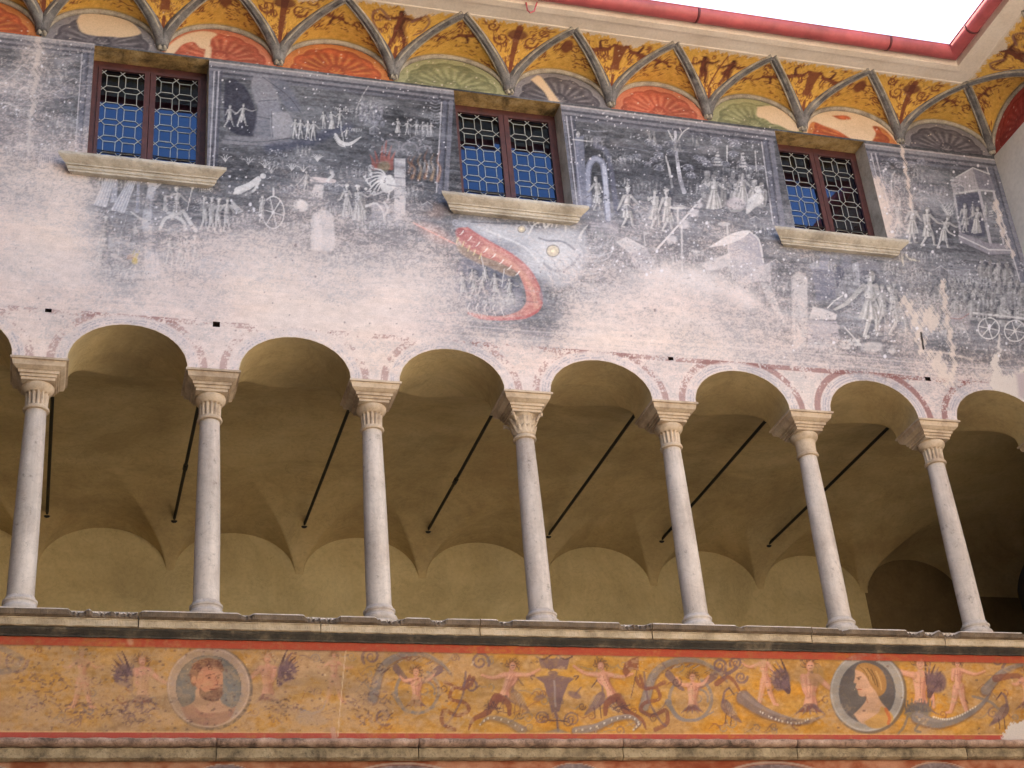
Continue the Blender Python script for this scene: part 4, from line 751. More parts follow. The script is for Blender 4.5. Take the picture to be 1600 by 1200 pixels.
# ------------------------------------------------------------------ grids to meshes
def sheet_mesh(name, s, mat, parent, keepcell=None, snap=None, smooth=True):
    nz, nx = s.P.shape[:2]; idx = np.arange(nz * nx).reshape(nz, nx)
    q = np.stack([idx[:-1, :-1], idx[:-1, 1:], idx[1:, 1:], idx[1:, :-1]], -1).reshape(-1, 4)
    if keepcell is not None: q = q[keepcell.ravel()]
    used = np.unique(q); rem = np.full(nz * nx, -1); rem[used] = np.arange(len(used)); P = s.P.reshape(-1, 3)[used].copy()
    if snap is not None: P = snap(P, used, q)
    return mesh_obj(name, P, rem[q], mat, parent, smooth, to_albedo(s.c.reshape(-1, 3)[used]))

# ------------------------------------------------------------------ frieze under the parapet: pigment
FZ0, FZ1 = -1.15, -0.20
fx = gx; fz = np.arange(FZ0, FZ1 + DX * .5, DX); FX, FZ_ = np.meshgrid(fx, fz); FP = np.stack([FX, np.zeros_like(FX), FZ_], -1); FA, FB = chart(FP)
fz_s = Sheet(FP, FA, FB, (190, 144, 62), (XA, DX, FZ0, DX)); FS = FX.shape
go = uniform(fbm(FS, 30, 60, 41, 5, .65)); fa = uniform(fbm(FS, 24, 40, 42, 5, .7)); ff = fbm(FS, 3, 4, 43, 3, .8)
fade = np.clip(np.interp(FA, [0, 300, 560, 700, 900, 1600], [.8, .75, .7, .5, .36, .36]) + (fa - .5) * .8, 0, 1)[..., None]
gold = np.array([200, 136, 44]) * (1 - go[..., None]) + np.array([194, 144, 70]) * go[..., None]
fz_s.c = gold * (1 - fade) + np.array([182, 144, 106]) * fade + ((ff - .5) * 40)[..., None]
f = fz_s; PK = (212, 152, 128); PKD = (150, 92, 76); PU = (118, 92, 96); PUD = (84, 58, 62); BR = (128, 76, 62); GR = (138, 126, 122)
def nude(x, y, h, a=.85, step=.12, lean=0., arms=((-.25, .1), (.3, .1)), hair=(150, 100, 60), legs=True):
    a = min(1, a * 1.1); hi = (226, 176, 150); H = h * (1.0 if not legs else .56); by = y if not legs else y - h * .46      # torso height and its base
    if legs:
        for sg in (-1, 1):
            L = [(x + sg * h * .04, by - h * .02), (x + sg * step * h * .7, y - h * .24), (x + sg * step * h * 1.3 - lean * h * .4, y)]
            f.stroke([(q[0] + 2, q[1]) for q in L], h * .15, PKD, .45 * a, w1=h * .07, soft=2); f.stroke(L, h * .135, PK, a, w1=h * .06, soft=1.2); f.stroke([(q[0] - h * .02, q[1]) for q in L], h * .05, hi, .6 * a, w1=h * .02); e = L[-1]; f.stroke([e, (e[0] + sg * h * .07, e[1] + 1)], h * .05, PK, a, sm=False)
    nx, ny = x + lean * H, by - H * .70; sw = H * .165
    T = [(nx - sw, ny + H * .03), (nx, ny - H * .02), (nx + sw, ny + H * .03), (nx + sw * .85, ny + H * .24), (x + lean * H * .35 + sw * .58, by - H * .26), (x + sw * .8, by), (x - sw * .8, by), (x + lean * H * .35 - sw * .6, by - H * .26), (nx - sw * .85, ny + H * .24)]
    f.poly([(q[0] + 2.4, q[1] + 1) for q in T], PKD, .6 * a, 3, True); f.poly(T, PK, a, 1.4, True)
    f.stroke([(nx - sw * .4, ny + H * .08), (x + lean * H * .3 - sw * .3, by - H * .2), (x - sw * .3, by - H * .04)], sw * .7, hi, .55 * a, soft=2.5); f.stroke([(nx + sw * .65, ny + H * .1), (x + lean * H * .35 + sw * .42, by - H * .25), (x + sw * .55, by - 2)], sw * .4, PKD, .45 * a, soft=2)
    f.stroke([(nx, ny + H * .1), (x + lean * H * .3, by - H * .22)], 1.2, PKD, .5 * a); f.stroke([(nx - sw * .7, ny + H * .2), (nx - sw * .1, ny + H * .23), (nx + sw * .7, ny + H * .19)], 1.3, PKD, .5 * a)
    for sg, (dx, dy) in zip((-1, 1), arms):
        q0 = (nx + sg * sw * .9, ny + H * .06); q2 = (q0[0] + dx * h, q0[1] + dy * h); q1 = ((q0[0] + q2[0]) / 2 + sg * h * .02, (q0[1] + q2[1]) / 2 + h * .07)
        f.stroke([(q[0] + 1, q[1] + 2) for q in (q0, q1, q2)], H * .14, PKD, .4 * a, w1=H * .06, soft=2); f.stroke([q0, q1, q2], H * .12, PK, a, w1=H * .055, soft=1.1); f.stroke([q0, q1], H * .04, hi, .5 * a)
    hx, hy = nx + lean * H * .25, ny - H * .17; r = H * .1
    f.stroke([(nx, ny + 1), (hx, hy)], r * 1.1, PK, a, sm=False); f.ell(hx, hy, r * 1.05, r * 1.3, hair, .85 * a, 2); f.ell(hx, hy + r * .15, r * .78, r * 1.02, PK, a); f.ell(hx - r * .2, hy + r * .1, r * .4, r * .6, hi, .5 * a, 1.5)
    f.stroke([(hx - r * .45, hy), (hx - r * .15, hy)], 1.1, PUD, .7 * a, sm=False); f.stroke([(hx + r * .15, hy), (hx + r * .45, hy)], 1.1, PUD, .7 * a, sm=False); f.stroke([(hx - r * .2, hy + r * .6), (hx + r * .2, hy + r * .6)], 1, BR, .7 * a, sm=False)
    for k in range(13):
        t = -3.5 + k * .31; q = r * 1.1; f.stroke([(hx + q * math.cos(t), hy + q * math.sin(t)), (hx + q * 1.5 * math.cos(t + .2), hy + q * 1.5 * math.sin(t + .2)), (hx + q * 1.9 * math.cos(t + .5), hy + q * 1.9 * math.sin(t + .5))], 2.4, hair if k % 2 else PUD, .7 * a, w1=.8)
    if not legs:      # leaf skirt
        for k in range(9):
            t = -1 + k * .25; f.stroke([(x + t * sw * .5, by - H * .04), (x + t * sw * 1.3, by + H * .06), (x + t * sw * 1.9, by + H * (.14 - .05 * (k % 2)))], H * .09, BR if k % 2 else PU, .8 * a, w1=1.2)
def wing(x, y, d, n=8, L=48, a=.9, up=1.35, c=PU):
    for k in range(n):
        t = up - k * .2; l = L * (1 - .07 * k); P = [(x, y + k * 1.5), (x + d * l * .55 * math.cos(t) , y - l * .6 * math.sin(t)), (x + d * l * (math.cos(t) + .08), y - l * math.sin(t) - 2)]
        f.stroke(P, 7, c if k % 2 else PUD, a, w1=1.2)
    f.ell(x + d * 12, y - 10, 15, 17, c, a, 4)
    for k in range(14): f.stroke([(x + d * random.uniform(0, 24), y - random.uniform(-4, 26)), (x + d * random.uniform(0, 24), y - random.uniform(-4, 26))], 1.2, (90, 66, 70), .5)
def dots(P, n, c=(226, 214, 200)):
    q = curve(P, 12)
    for k in range(n):
        e = q[int(k * (len(q) - 1) / max(n - 1, 1))]; f.ell(e[0], e[1], 1.3, 1.5, c, .9)
def tail(P, w, a=.85, c=GR, dd=0):
    f.stroke([(q[0], q[1] + 2) for q in P], w + 3, PUD, .45 * a, w1=3, soft=2); f.stroke(P, w, c, a, w1=2, soft=1.6); f.stroke([(q[0], q[1] - w * .22) for q in P], w * .3, (168, 152, 146), .45 * a, w1=1)
    if dd: dots(P, dd)
def bird(x, y, d, h=40, a=.8):
    f.poly([(x, y), (x + d * h * .2, y - h * .35), (x + d * h * .42, y - h * .45), (x + d * h * .5, y - h * .2), (x + d * h * .3, y + h * .1), (x - d * h * .25, y + h * .4)], PU, a, 2, True)
    f.stroke([(x + d * h * .42, y - h * .35), (x + d * h * .36, y - h * .7), (x + d * h * .2, y - h * .85)], 4, PU, a, w1=3); f.stroke([(x + d * h * .2, y - h * .85), (x + d * h * .02, y - h * .6)], 2, PUD, a)
    for k in (.1, .3): f.stroke([(x + d * h * k, y + h * .05), (x + d * h * (k + .05), y + h * .5)], 1.6, PUD, a)
    for k in range(5): f.stroke([(x + d * h * (.1 + .06 * k), y - h * .3), (x + d * h * (-.1 + .06 * k), y + h * .1)], 1.4, (160, 140, 132), .6)
# scrolls and acanthus
def acanthus(x0, x1, yt, yb):
    m = (x0 + x1) / 2; w = x1 - x0
    tail([(x0, yb - 12), (x0 + w * .12, yt + 22), (x0 + w * .35, yt + 2), (x0 + w * .62, yt), (x0 + w * .86, yt + 14), (x1, yt + 32)], 15, .85)
    for k in range(26):
        t = random.random(); x = x0 + w * .1 + w * .75 * t; y = yt + 10 + 22 * (2 * t - 1) ** 2; f.stroke([(x, y), (x + 9, y - 5)], 1.3, PUD if k % 2 else (176, 160, 150), .6)
    f.stroke([(x0 + w * .3, yt + 22), (x0 + w * .42, yt + 40), (x0 + w * .48, yt + 46)], 12, PU, .8, w1=4); f.stroke([(x0 + w * .84, yt + 24), (x0 + w * .68, yt + 40), (x0 + w * .6, yt + 44)], 13, PU, .8, w1=4)
    f.ring(m + 8, yb - 24, 33, 34, 5, GR, .8, a0=-60, a1=215); f.spiral(m + 20, yb - 26, 16, 1.3, .4, 4, GR, .8, -1, 1.5); f.stroke([(m - 28, yb - 20), (m - 10, yb + 6), (m + 18, yb + 8), (m + 44, yb - 4)], 8, GR, .8, w1=2)
acanthus(582, 706, 1022, 1104); acanthus(1006, 1136, 1032, 1116)
nude(650, 1098, 56, .85, legs=False, arms=((-.3, -.1), (.35, -.15))); nude(1082, 1106, 56, .8, legs=False, arms=((-.3, -.2), (.3, -.25)))
for x, y, r, s_, t in ((580, 1026, 15, 1, 2.4), (24, 1032, 20, 1, 0), (1124, 1040, 11, -1, .5), (1150, 1036, 10, 1, 2.6), (1158, 1058, 10, 1, 0), (750, 1034, 15, -1, .4), (736, 1072, 12, 1, 3), (1560, 1032, 12, -1, 1), (600, 1120, 14, 1, 1)): f.spiral(x, y, r, 1.6, t, 4.6, PU, .8, s_, 1.8)
f.stroke([(1118, 1044), (1136, 1052), (1150, 1044)], 6, PU, .8); f.stroke([(1120, 1068), (1136, 1058), (1148, 1066), (1158, 1084)], 9, BR, .75, w1=3)
def ribbon(x, d=1):
    P = [(x, 1092 - 36), (x + 8 * d, 1074), (x + 26 * d, 1076), (x + 30 * d, 1092), (x + 8 * d, 1098), (x + 2 * d, 1110), (x + 20 * d, 1118), (x + 40 * d, 1110), (x + 42 * d, 1130), (x + 24 * d, 1140)]
    f.stroke(P, 5, BR, .75, w1=7); f.stroke([(x + 6 * d, 1050), (x + 12 * d, 1090), (x + 30 * d, 1124), (x + 40 * d, 1134)], 3.4, PU, .75)
    f.stroke([(x - 6 * d, 1060), (x, 1072), (x + 10 * d, 1078)], 7, BR, .7, w1=3); f.stroke([(x + 38 * d, 1066), (x + 26 * d, 1072), (x + 12 * d, 1078)], 7, BR, .7, w1=3)
ribbon(1000); ribbon(734, -1)
# loose tendrils between the figures
for k in range(90):
    x = random.uniform(540, 1600) if k % 4 else random.uniform(0, 540); y = random.uniform(1024, 1140) + (x - 800) * .016
    if min(abs(x - 326) / 66, abs(x - 1355) / 60) < 1: continue
    r = random.uniform(5, 10); f.spiral(x, y, r, random.uniform(.9, 1.6), random.uniform(0, 6.28), random.uniform(2, 3.4), random.choice((PU, BR, GR, PUD)), .6, random.choice((-1, 1)), 1.2)
    f.stroke([(x - r, y), (x - r * 2, y + random.uniform(-8, 8)), (x - r * 3.4, y + random.uniform(-12, 12))], 2.6, random.choice((PU, BR, GR)), .55, w1=1)
# vase, birds, satyrs
f.poly([(841, 1028), (890, 1030), (886, 1046), (846, 1044)], PU, .85, 1.5); f.stroke([(838, 1026), (850, 1030), (866, 1022), (882, 1030), (894, 1026)], 2.6, PUD, .8); f.ell(864, 1052, 8, 4, PU, .8)
f.poly([(836, 1058), (866, 1054), (898, 1060), (888, 1068), (880, 1088), (874, 1112), (862, 1114), (856, 1090), (850, 1068)], PU, .88, 1.5); f.stroke([(866, 1064), (868, 1104)], 3, (168, 154, 150), .6); f.stroke([(832, 1062), (829, 1056), (836, 1056)], 2, PUD, .8); f.stroke([(900, 1062), (904, 1056), (897, 1057)], 2, PUD, .8)
f.stroke([(868, 1114), (871, 1130), (872, 1142)], 4, PU, .8); f.stroke([(856, 1125), (886, 1127)], 2, PUD, .8); f.spiral(846, 1122, 11, 1.8, 0, 2.8, PU, .75, -1, 1.4); f.spiral(894, 1124, 12, 1.8, 3.1, 2.8, PU, .75, 1, 1.4); f.ell(843, 1090, 10, 4.5, PU, .7, 2, -.3); f.ell(898, 1086, 11, 5, PU, .75, 2, .4); f.stroke([(898, 1086), (908, 1074)], 3, PU, .7)
f.poly([(852, 1144), (872, 1138), (892, 1146)], GR, .7, 2)
bird(924, 1100, 1, 44); bird(818, 1096, -1, 42, .55); bird(1148, 1112, -1, 44, .8); bird(1556, 1118, 1, 42, .8)
nude(958, 1092, 60, .9, legs=False, lean=-.26, arms=((-.62, -.22), (.62, -.02))); nude(786, 1092, 60, .8, legs=False, lean=.2, arms=((-.6, .02), (.6, -.14)))
for d, x in ((1, 962), (-1, 780)):
    f.stroke([(x, 1090), (x - 14 * d, 1100), (x - 16 * d, 1116)], 13, BR, .8, w1=6); f.stroke([(x + 4 * d, 1090), (x + 18 * d, 1112), (x + 40 * d, 1124), (x + 48 * d, 1140)], 15, BR, .8, w1=2)
    for k in range(14): f.stroke([(x + d * random.uniform(-10, 24), 1092 + random.uniform(0, 20)), (x + d * random.uniform(-10, 24) + 3, 1100 + random.uniform(0, 20))], 1.3, PUD, .6)
tail([(900, 1142), (930, 1136), (958, 1124), (984, 1120), (998, 1130), (990, 1140)], 13, .85, GR, 14); tail([(816, 1140), (790, 1126), (764, 1122), (750, 1132)], 13, .6, GR, 8)
f.poly([(972, 1050), (976, 1036), (988, 1028), (998, 1026), (998, 1048), (988, 1046), (978, 1058)], BR, .85, 1.5); f.stroke([(996, 1044), (986, 1090)], 1.4, PUD, .7)
# left half: faded nymphs, putti
nude(128, 1104, 88, .55); nude(222, 1092, 70, .75, legs=False, arms=((.05, .4), (.5, .3))); wing(205, 1066, -1); nude(418, 1090, 72, .55, legs=False, arms=((-.45, .3), (-.1, .3))); wing(436, 1060, 1, 8, 46, .85); nude(522, 1096, 76, .5); 
for x0, x1, y0, y1, n in ((196, 246, 1096, 1130, 70), (90, 200, 1100, 1124, 60), (420, 520, 1104, 1130, 60), (540, 610, 1080, 1130, 70), (20, 110, 1050, 1110, 70)):
    for k in range(n): x, y = random.uniform(x0, x1), random.uniform(y0, y1); f.stroke([(x, y), (x + random.uniform(-8, 8), y + random.uniform(-5, 5))], random.uniform(1.2, 3.2), PU if k % 3 else PUD, .55)
f.stroke([(470, 1110), (488, 1114), (504, 1108), (509, 1094)], 6, (140, 132, 140), .8, w1=1.5); f.poly([(470, 1110), (500, 1116), (512, 1130), (480, 1134), (460, 1126)], (146, 138, 142), .55, 5, True)
f.stroke([(0, 1012), (18, 1020), (34, 1030), (20, 1046), (0, 1050)], 9, GR, .6); f.spiral(190, 1092, 9, 1.2, 0, 3, BR, .7, 1)
# right half
nude(1196, 1100, 78, .75, lean=-.06, arms=((-.35, .0), (.2, .25))); wing(1232, 1072, -1, 7, 44, .85); nude(1266, 1106, 76, .85, legs=False, arms=((.1, .4), (.45, .3)))
tail([(1162, 1090), (1186, 1108), (1220, 1122), (1256, 1128), (1288, 1118)], 22, .85, (132, 112, 108), 0); dots([(1188, 1112), (1212, 1124), (1244, 1130), (1268, 1122)], 16)
f.ell(1276, 1056, 12, 18, (160, 128, 90), .6, 4); nude(1438, 1104, 78, .9, legs=False, arms=((-.55, -.3), (.12, .65))); wing(1452, 1076, 1, 9, 42, .85, 1.8); nude(1497, 1112, 80, .9, lean=-.02, arms=((.0, .2), (.45, .02)))
f.ell(1434, 1112, 20, 12, (122, 116, 112), .85, 5)
for k in range(18): x = 1416 + k * 2.2; f.stroke([(x, 1112), (x - 3 + (k % 3) * 3, 1092 + (k % 4) * 3)], 2.2, (104, 96, 96), .75)
tail([(1434, 1120), (1462, 1130), (1496, 1124), (1530, 1104), (1548, 1082)], 19, .9, (132, 124, 122), 0); dots([(1458, 1120), (1478, 1124), (1500, 1118), (1524, 1104)], 20)
tail([(1540, 1078), (1564, 1052), (1590, 1040), (1612, 1038)], 15, .85); f.stroke([(1556, 1060), (1590, 1056), (1604, 1070)], 12, BR, .7, w1=4); nude(1606, 1100, 60, .7, legs=False)
f.stroke([(1418, 1120), (1412, 1136), (1404, 1146)], 4, (120, 110, 106), .7); f.stroke([(1440, 1126), (1430, 1140), (1438, 1144)], 4, (120, 110, 106), .7); f.stroke([(1520, 1088), (1546, 1096), (1560, 1108)], 4, GR, .8)
# medallions
def medallion(x, y, rx, ry, ring, field):
    f.ell(x + 2, y + 2, rx + 2, ry + 2, (92, 84, 84), .7, 2); f.ell(x, y, rx, ry, ring, .92, 1.5); f.ring(x, y, rx - 2, ry - 2, 2, tuple(min(255, c + 26) for c in ring), .7); f.ring(x, y, rx - 15, ry - 14, 3, (90, 88, 92), .8); f.ell(x, y, rx - 15, ry - 14, field, .92, 2)
medallion(326, 1074, 65, 63, (184, 156, 138), (122, 116, 110)); f.ell(352, 1090, 24, 26, (128, 126, 124), .6, 12)
f.poly([(286, 1108), (304, 1094), (308, 1076), (340, 1080), (346, 1098), (362, 1108), (350, 1118), (326, 1122), (298, 1118)], (202, 156, 126), .95, 2, True); f.poly([(282, 1106), (300, 1102), (318, 1114), (352, 1112), (368, 1104), (356, 1126), (326, 1134), (296, 1126)], (160, 112, 96), .8, 3, True)
f.poly([(302, 1052), (312, 1038), (334, 1036), (346, 1046), (348, 1066), (344, 1084), (330, 1090), (314, 1082), (304, 1068)], (200, 136, 106), .95, 1.5, True)
f.poly([(296, 1050), (306, 1034), (326, 1028), (344, 1034), (350, 1048), (342, 1046), (330, 1040), (314, 1046), (308, 1060), (304, 1072), (298, 1066)], (134, 88, 70), .95, 1.5, True)
for k in range(18): f.ring(304 + (k % 6) * 8 + random.uniform(-2, 2), 1034 + (k // 6) * 6 + random.uniform(-2, 2), 3, 2.4, 1.3, (98, 60, 50) if k % 2 else (176, 126, 96), .7)
f.poly([(312, 1074), (322, 1082), (334, 1076), (346, 1074), (348, 1086), (336, 1096), (322, 1094), (312, 1086)], (128, 92, 76), .9, 1.5, True)
for k in range(16): x, y = random.uniform(314, 346), random.uniform(1080, 1094); f.stroke([(x, y), (x + 2, y + 3)], 1.2, (84, 58, 50), .6)
f.ell(303, 1062, 4, 6, (206, 142, 112), .9); f.stroke([(322, 1056), (330, 1054)], 1.6, (96, 56, 48), .8); f.stroke([(338, 1056), (344, 1055)], 1.6, (96, 56, 48), .8); f.ell(327, 1059, 2.4, 1.3, (66, 40, 36), .8); f.ell(341, 1059, 2, 1.2, (66, 40, 36), .8); f.stroke([(336, 1058), (340, 1068), (335, 1071)], 1.6, (150, 88, 68), .8); f.stroke([(328, 1077), (342, 1076)], 1.6, (120, 52, 46), .8); f.ell(322, 1066, 5, 6, (212, 152, 122), .5, 3)
medallion(1355, 1081, 58, 62, (168, 160, 154), (98, 88, 86)); f.ell(1334, 1090, 20, 24, (116, 106, 98), .5, 10)
f.poly([(1334, 1116), (1346, 1104), (1354, 1092), (1352, 1078), (1368, 1072), (1374, 1092), (1386, 1108), (1392, 1122), (1372, 1134), (1346, 1130)], (214, 168, 136), .95, 1.5, True); f.poly([(1350, 1128), (1372, 1114), (1378, 1104), (1394, 1116), (1394, 1128), (1374, 1138), (1358, 1136)], (198, 150, 84), .9, 2, True); f.stroke([(1384, 1108), (1390, 1122), (1388, 1130)], 5, (200, 104, 60), .8)
f.poly([(1336, 1046), (1346, 1040), (1360, 1044), (1368, 1060), (1364, 1080), (1350, 1088), (1342, 1086), (1340, 1078), (1337, 1074), (1338, 1068), (1334, 1066), (1336, 1058)], (216, 168, 138), .96, 1.2, True)
f.poly([(1336, 1046), (1342, 1038), (1356, 1036), (1374, 1044), (1384, 1060), (1384, 1078), (1374, 1088), (1368, 1080), (1360, 1070), (1354, 1058), (1346, 1050)], (174, 126, 72), .95, 1.5, True)
for k in range(14): t = random.random(); f.stroke([(1342 + 30 * t, 1040 + 10 * t), (1352 + 26 * t, 1050 + 16 * t), (1358 + 22 * t, 1062 + 18 * t)], 1.5, (112, 78, 44) if k % 2 else (206, 162, 104), .7)
f.stroke([(1339, 1059), (1345, 1058)], 1.6, (96, 60, 48), .9); f.ell(1342, 1061, 1.8, 1.2, (60, 40, 36), .8); f.stroke([(1340, 1077), (1346, 1077)], 1.6, (158, 70, 60), .8); f.stroke([(1352, 1086), (1356, 1098)], 2, (168, 118, 92), .6)
# worn-off film: the gold ground gnawed by pale scuffs and dark pitting
fw = uniform(.5 * uniform(fbm(FS, 26, 40, 51, 5, .75)) + .5 * uniform(fbm(FS, 3, 4, 52, 3, .8)))
near = np.minimum(np.hypot((FA - 326) / 66, (FB - 1074) / 64), np.hypot((FA - 1355) / 60, (FB - 1081) / 62))
lost = ((.5 + .5 * sstep(.9, 1.1, near)) * np.clip((np.interp(FA, [0, 200, 560, 720, 900, 1600], [.42, .42, .36, .2, .1, .09]) - fw) * 7 + .4, 0, 1) * .6)[..., None]
f.c = f.c * (1 - lost) + np.array([192, 156, 120]) * lost
for k in range(420):
    x = random.uniform(0, 1600) if k % 3 == 0 else random.uniform(0, 620); y = random.uniform(1000, 1150); r = random.uniform(.6, 1.8); f.ell(x, y, r * 1.4, r, (104, 78, 74), .6)
specks(f, 120, 0, 1600, 1010, 1150, (220, 196, 164), .5, 1.2, .6)
# the film is thin everywhere: figures sink into the ground colour in a fine stipple
st_ = uniform(.5 * uniform(fbm(FS, 2.4, 2.8, 53, 2, .8)) + .5 * uniform(fbm(FS, 12, 20, 54, 4, .7)))
thin = (.02 + .22 * np.clip((np.interp(FA, [0, 560, 900, 1600], [.6, .55, .26, .22]) - st_) * 2.2 + .3, 0, 1))[..., None]
near = np.minimum(np.hypot((FA - 326) / 66, (FB - 1074) / 64), np.hypot((FA - 1355) / 60, (FB - 1081) / 62)); thin *= (.6 + .4 * sstep(.95, 1.1, near))[..., None]
f.c = f.c * (1 - thin) + (gold * (1 - fade) + np.array([186, 148, 106]) * fade) * thin
f.c *= (1 - .14 * uniform(fbm(FS, 18, 50, 55, 5, .7)) ** 2)[..., None] * np.array([1, .98, .95])
# red fillets and the painted wall below
def zband(z0, z1, c, a=.9):
    m = sstep(z0 - .003, z0 + .003, FZ_) * (1 - sstep(z1 - .003, z1 + .003, FZ_)); m = (m * np.clip(a + (ff - .5) * .9 + (fa - .5) * .3, 0, 1))[..., None]; f.c = f.c * (1 - m) + np.array(c) * m
zband(-.286, -.20, (170, 70, 46)); zband(-.292, -.287, (96, 56, 40), .7); zband(-.80, -.758, (176, 76, 62)); zband(-.758, -.752, (214, 168, 116), .8)
low = FZ_ < -.86; lowc = np.array([158, 84, 56]) * (1 - fade) + np.array([150, 104, 76]) * fade; f.c = np.where(low[..., None], lowc + ((fa - .5) * 60)[..., None], f.c)
for cx, w in ((-.12, .24), (1.1, .18), (2.07, .5), (3.06, .2), (4.3, .56), (5.4, .3), (6.3, .4)):
    d = np.hypot((FX - cx) / w, (FZ_ + .93 + w * .62) / (w * .62)); m = (1 - sstep(.96, 1., d))[..., None] * low[..., None] * .85; f.c = f.c * (1 - m) + (np.array([112, 104, 108]) + ((ff - .5) * 80)[..., None]) * m
    m = (sstep(.985, 1., d) * (1 - sstep(1.02, 1.035, d)))[..., None] * low[..., None] * .8; f.c = f.c * (1 - m) + np.array([176, 158, 146]) * m
f.stroke([(540, 1018), (532, 1100), (528, 1150)], 1.5, (214, 184, 150), .7); f.stroke([(520, 1140), (524, 1160)], 9, (190, 150, 130), .7, soft=3); f.stroke([(200, 985), (204, 1004)], 9, (196, 150, 120), .7, soft=4)
f.poly([(1566, 1152), (1580, 1130), (1602, 1126), (1640, 1126), (1640, 1168), (1564, 1166)], (204, 192, 182), .97, 1.4, False, 1.4)

# ------------------------------------------------------------------ courtyard facade: structure
ground = mesh_obj('ground', [(-300, -300, 0), (300, -300, 0), (300, 300, 0), (-300, 300, 0)], [(0, 1, 2, 3)], M_FLOOR, metric=True); tag(ground, kind='structure')
GZ = -Z0 / S
palace = empty('arcaded_palace', V(2.9, 0, GZ), 'frescoed palace front with arcaded loggia, leaded windows and painted shell cove', 'palace')
PO = palace.location.copy()
def fix(o):
    """meshes are built in world position; keep it under the moved parent"""
    o.matrix_parent_inverse = Matrix.Translation(-o.parent.location); return o
_mesh_obj = mesh_obj
def mesh_obj(name, verts, faces, mat, parent=None, smooth=False, cols=None, metric=False):
    o = _mesh_obj(name, verts, faces, mat, parent, smooth, cols, metric)
    if parent is not None and parent.type == 'EMPTY' and not metric: fix(o)
    return o

# wall sheet with arches, windows and putlog holes cut out
xc = (gx[:-1] + gx[1:]) / 2; zc = (gz[:-1] + gz[1:]) / 2; XC, ZC_ = np.meshgrid(xc, zc); kc = np.ones(XC.shape, bool)
for x0, x1 in ARCH: kc &= ~((((XC - (x0 + x1) / 2) / ((x1 - x0) / 2)) ** 2 + ((ZC_ - ZC) / (ZAR - ZC)) ** 2) < 1)
for x0, x1 in WIN: kc &= ~((XC > x0) & (XC < x1) & (ZC_ > WZ0 - .02) & (ZC_ < WZ1))
HW = [(unchart(a, b), r) for a, b, r in HOLES]
for p, r in HW: kc &= ~((abs(XC - p[0]) < r) & (abs(ZC_ - p[2]) < r * .8))
def snap_wall(P, used, q):
    cnt = np.zeros(SH[0] * SH[1], int); np.add.at(cnt, q.ravel(), 1); c = cnt[used]; iz, ix = np.unravel_index(used, SH)
    edge = (c < 4) & (ix > 0) & (ix < SH[1] - 1) & (iz < SH[0] - 1)
    x, z = P[:, 0], P[:, 2]
    for x0, x1 in ARCH:
        cx, a, b = (x0 + x1) / 2, (x1 - x0) / 2, ZAR - ZC; m = edge & (x > x0 - .02) & (x < x1 + .02) & (z < ZAR + .02)
        th = np.clip(np.arctan2(np.maximum(z[m] - ZC, 0) / b, (x[m] - cx) / a), 0, math.pi); wob = 1 + .004 * np.sin(th * 37 + cx * 9) * np.sin(th * 13)
        P[m, 0] = cx + a * np.cos(th) * wob; P[m, 2] = ZC + b * np.sin(th) * wob
    for x0, x1 in WIN:
        m = edge & (x > x0 - .02) & (x < x1 + .02) & (z > WZ0 - .05) & (z < WZ1 + .02); i = np.where(m)[0]
        for k in i:
            if abs(x[k] - x0) < DX * 1.01: P[k, 0] = x0
            if abs(x[k] - x1) < DX * 1.01: P[k, 0] = x1
            if abs(z[k] - WZ1) < DX * 1.01: P[k, 2] = WZ1
    return P
fresco = sheet_mesh('frescoed_wall', fr, M_PAINT, palace, kc, snap_wall)
frieze = sheet_mesh('painted_frieze', f, M_PAINT, palace)
for p, r in HW:
    b = MB(); x, z = p[0], p[2]; rz = r * .8; e = .006
    v = [(x + sx * (r + e) * k2, y, z + sz * (rz + e) * k2) for (y, k2) in ((.004, 1), (.07, .8)) for sx, sz in ((-1, -1), (1, -1), (1, 1), (-1, 1))]
    b.add(v, [(4, 5, 6, 7), (0, 1, 5, 4), (1, 2, 6, 5), (2, 3, 7, 6), (3, 0, 4, 7)]).build('putlog_hole', M_HOLE, palace)

# arch soffits
for x0, x1 in ARCH:
    cx, a, b = (x0 + x1) / 2, (x1 - x0) / 2, ZAR - ZC; v = []; fc = []; n = 48; ys = [0.0, .012, .05, .12, .2, .27, TW]
    for k in range(n + 1):
        t = math.pi * k / n
        for j, y in enumerate(ys):
            w = 1 + (.004 * math.sin(t * 37 + cx * 9) * math.sin(t * 13) if j == 0 else .003 * math.sin(t * 9 + cx + y * 30))
            v.append((cx + a * math.cos(t) * w, y, ZC + b * math.sin(t) * w))
    m = len(ys)
    fc = [(k * m + j, k * m + j + 1, (k + 1) * m + j + 1, (k + 1) * m + j) for k in range(n) for j in range(m - 1)]
    mesh_obj('arch_soffit', v, fc, M_OCHRE, palace, True)

# loggia: vault with lunettes over arches and back wall, back wall, floor, ends
XE = 8.6
yc, hw = (TW + DW) / 2, (DW - TW) / 2; th = np.linspace(0, math.pi, 150); vy = yc - hw * np.cos(th); vx = np.arange(XA, XE, .0125)
VX, VY = np.meshgrid(vx, vy); ZB = ZC - .04; bar = np.where(VY > yc, ZB + (ZC + .43 - ZB) * np.sqrt(np.clip(1 - ((VY - yc) / hw) ** 2, 0, 1)), ZC + .43 * np.sqrt(np.clip(1 - ((VY - yc) / hw) ** 2, 0, 1))); VZ = bar.copy()
for x0, x1 in ARCH:
    cx, a = (x0 + x1) / 2, (x1 - x0) / 2; q = 1 - ((VX - cx) / a) ** 2
    VZ = np.maximum(VZ, np.where(q > 0, ZC + (ZAR - ZC) * np.sqrt(np.clip(q, 0, 1)) + .05 * (VY - TW), 0) * (VY < yc))
YA = 2.2
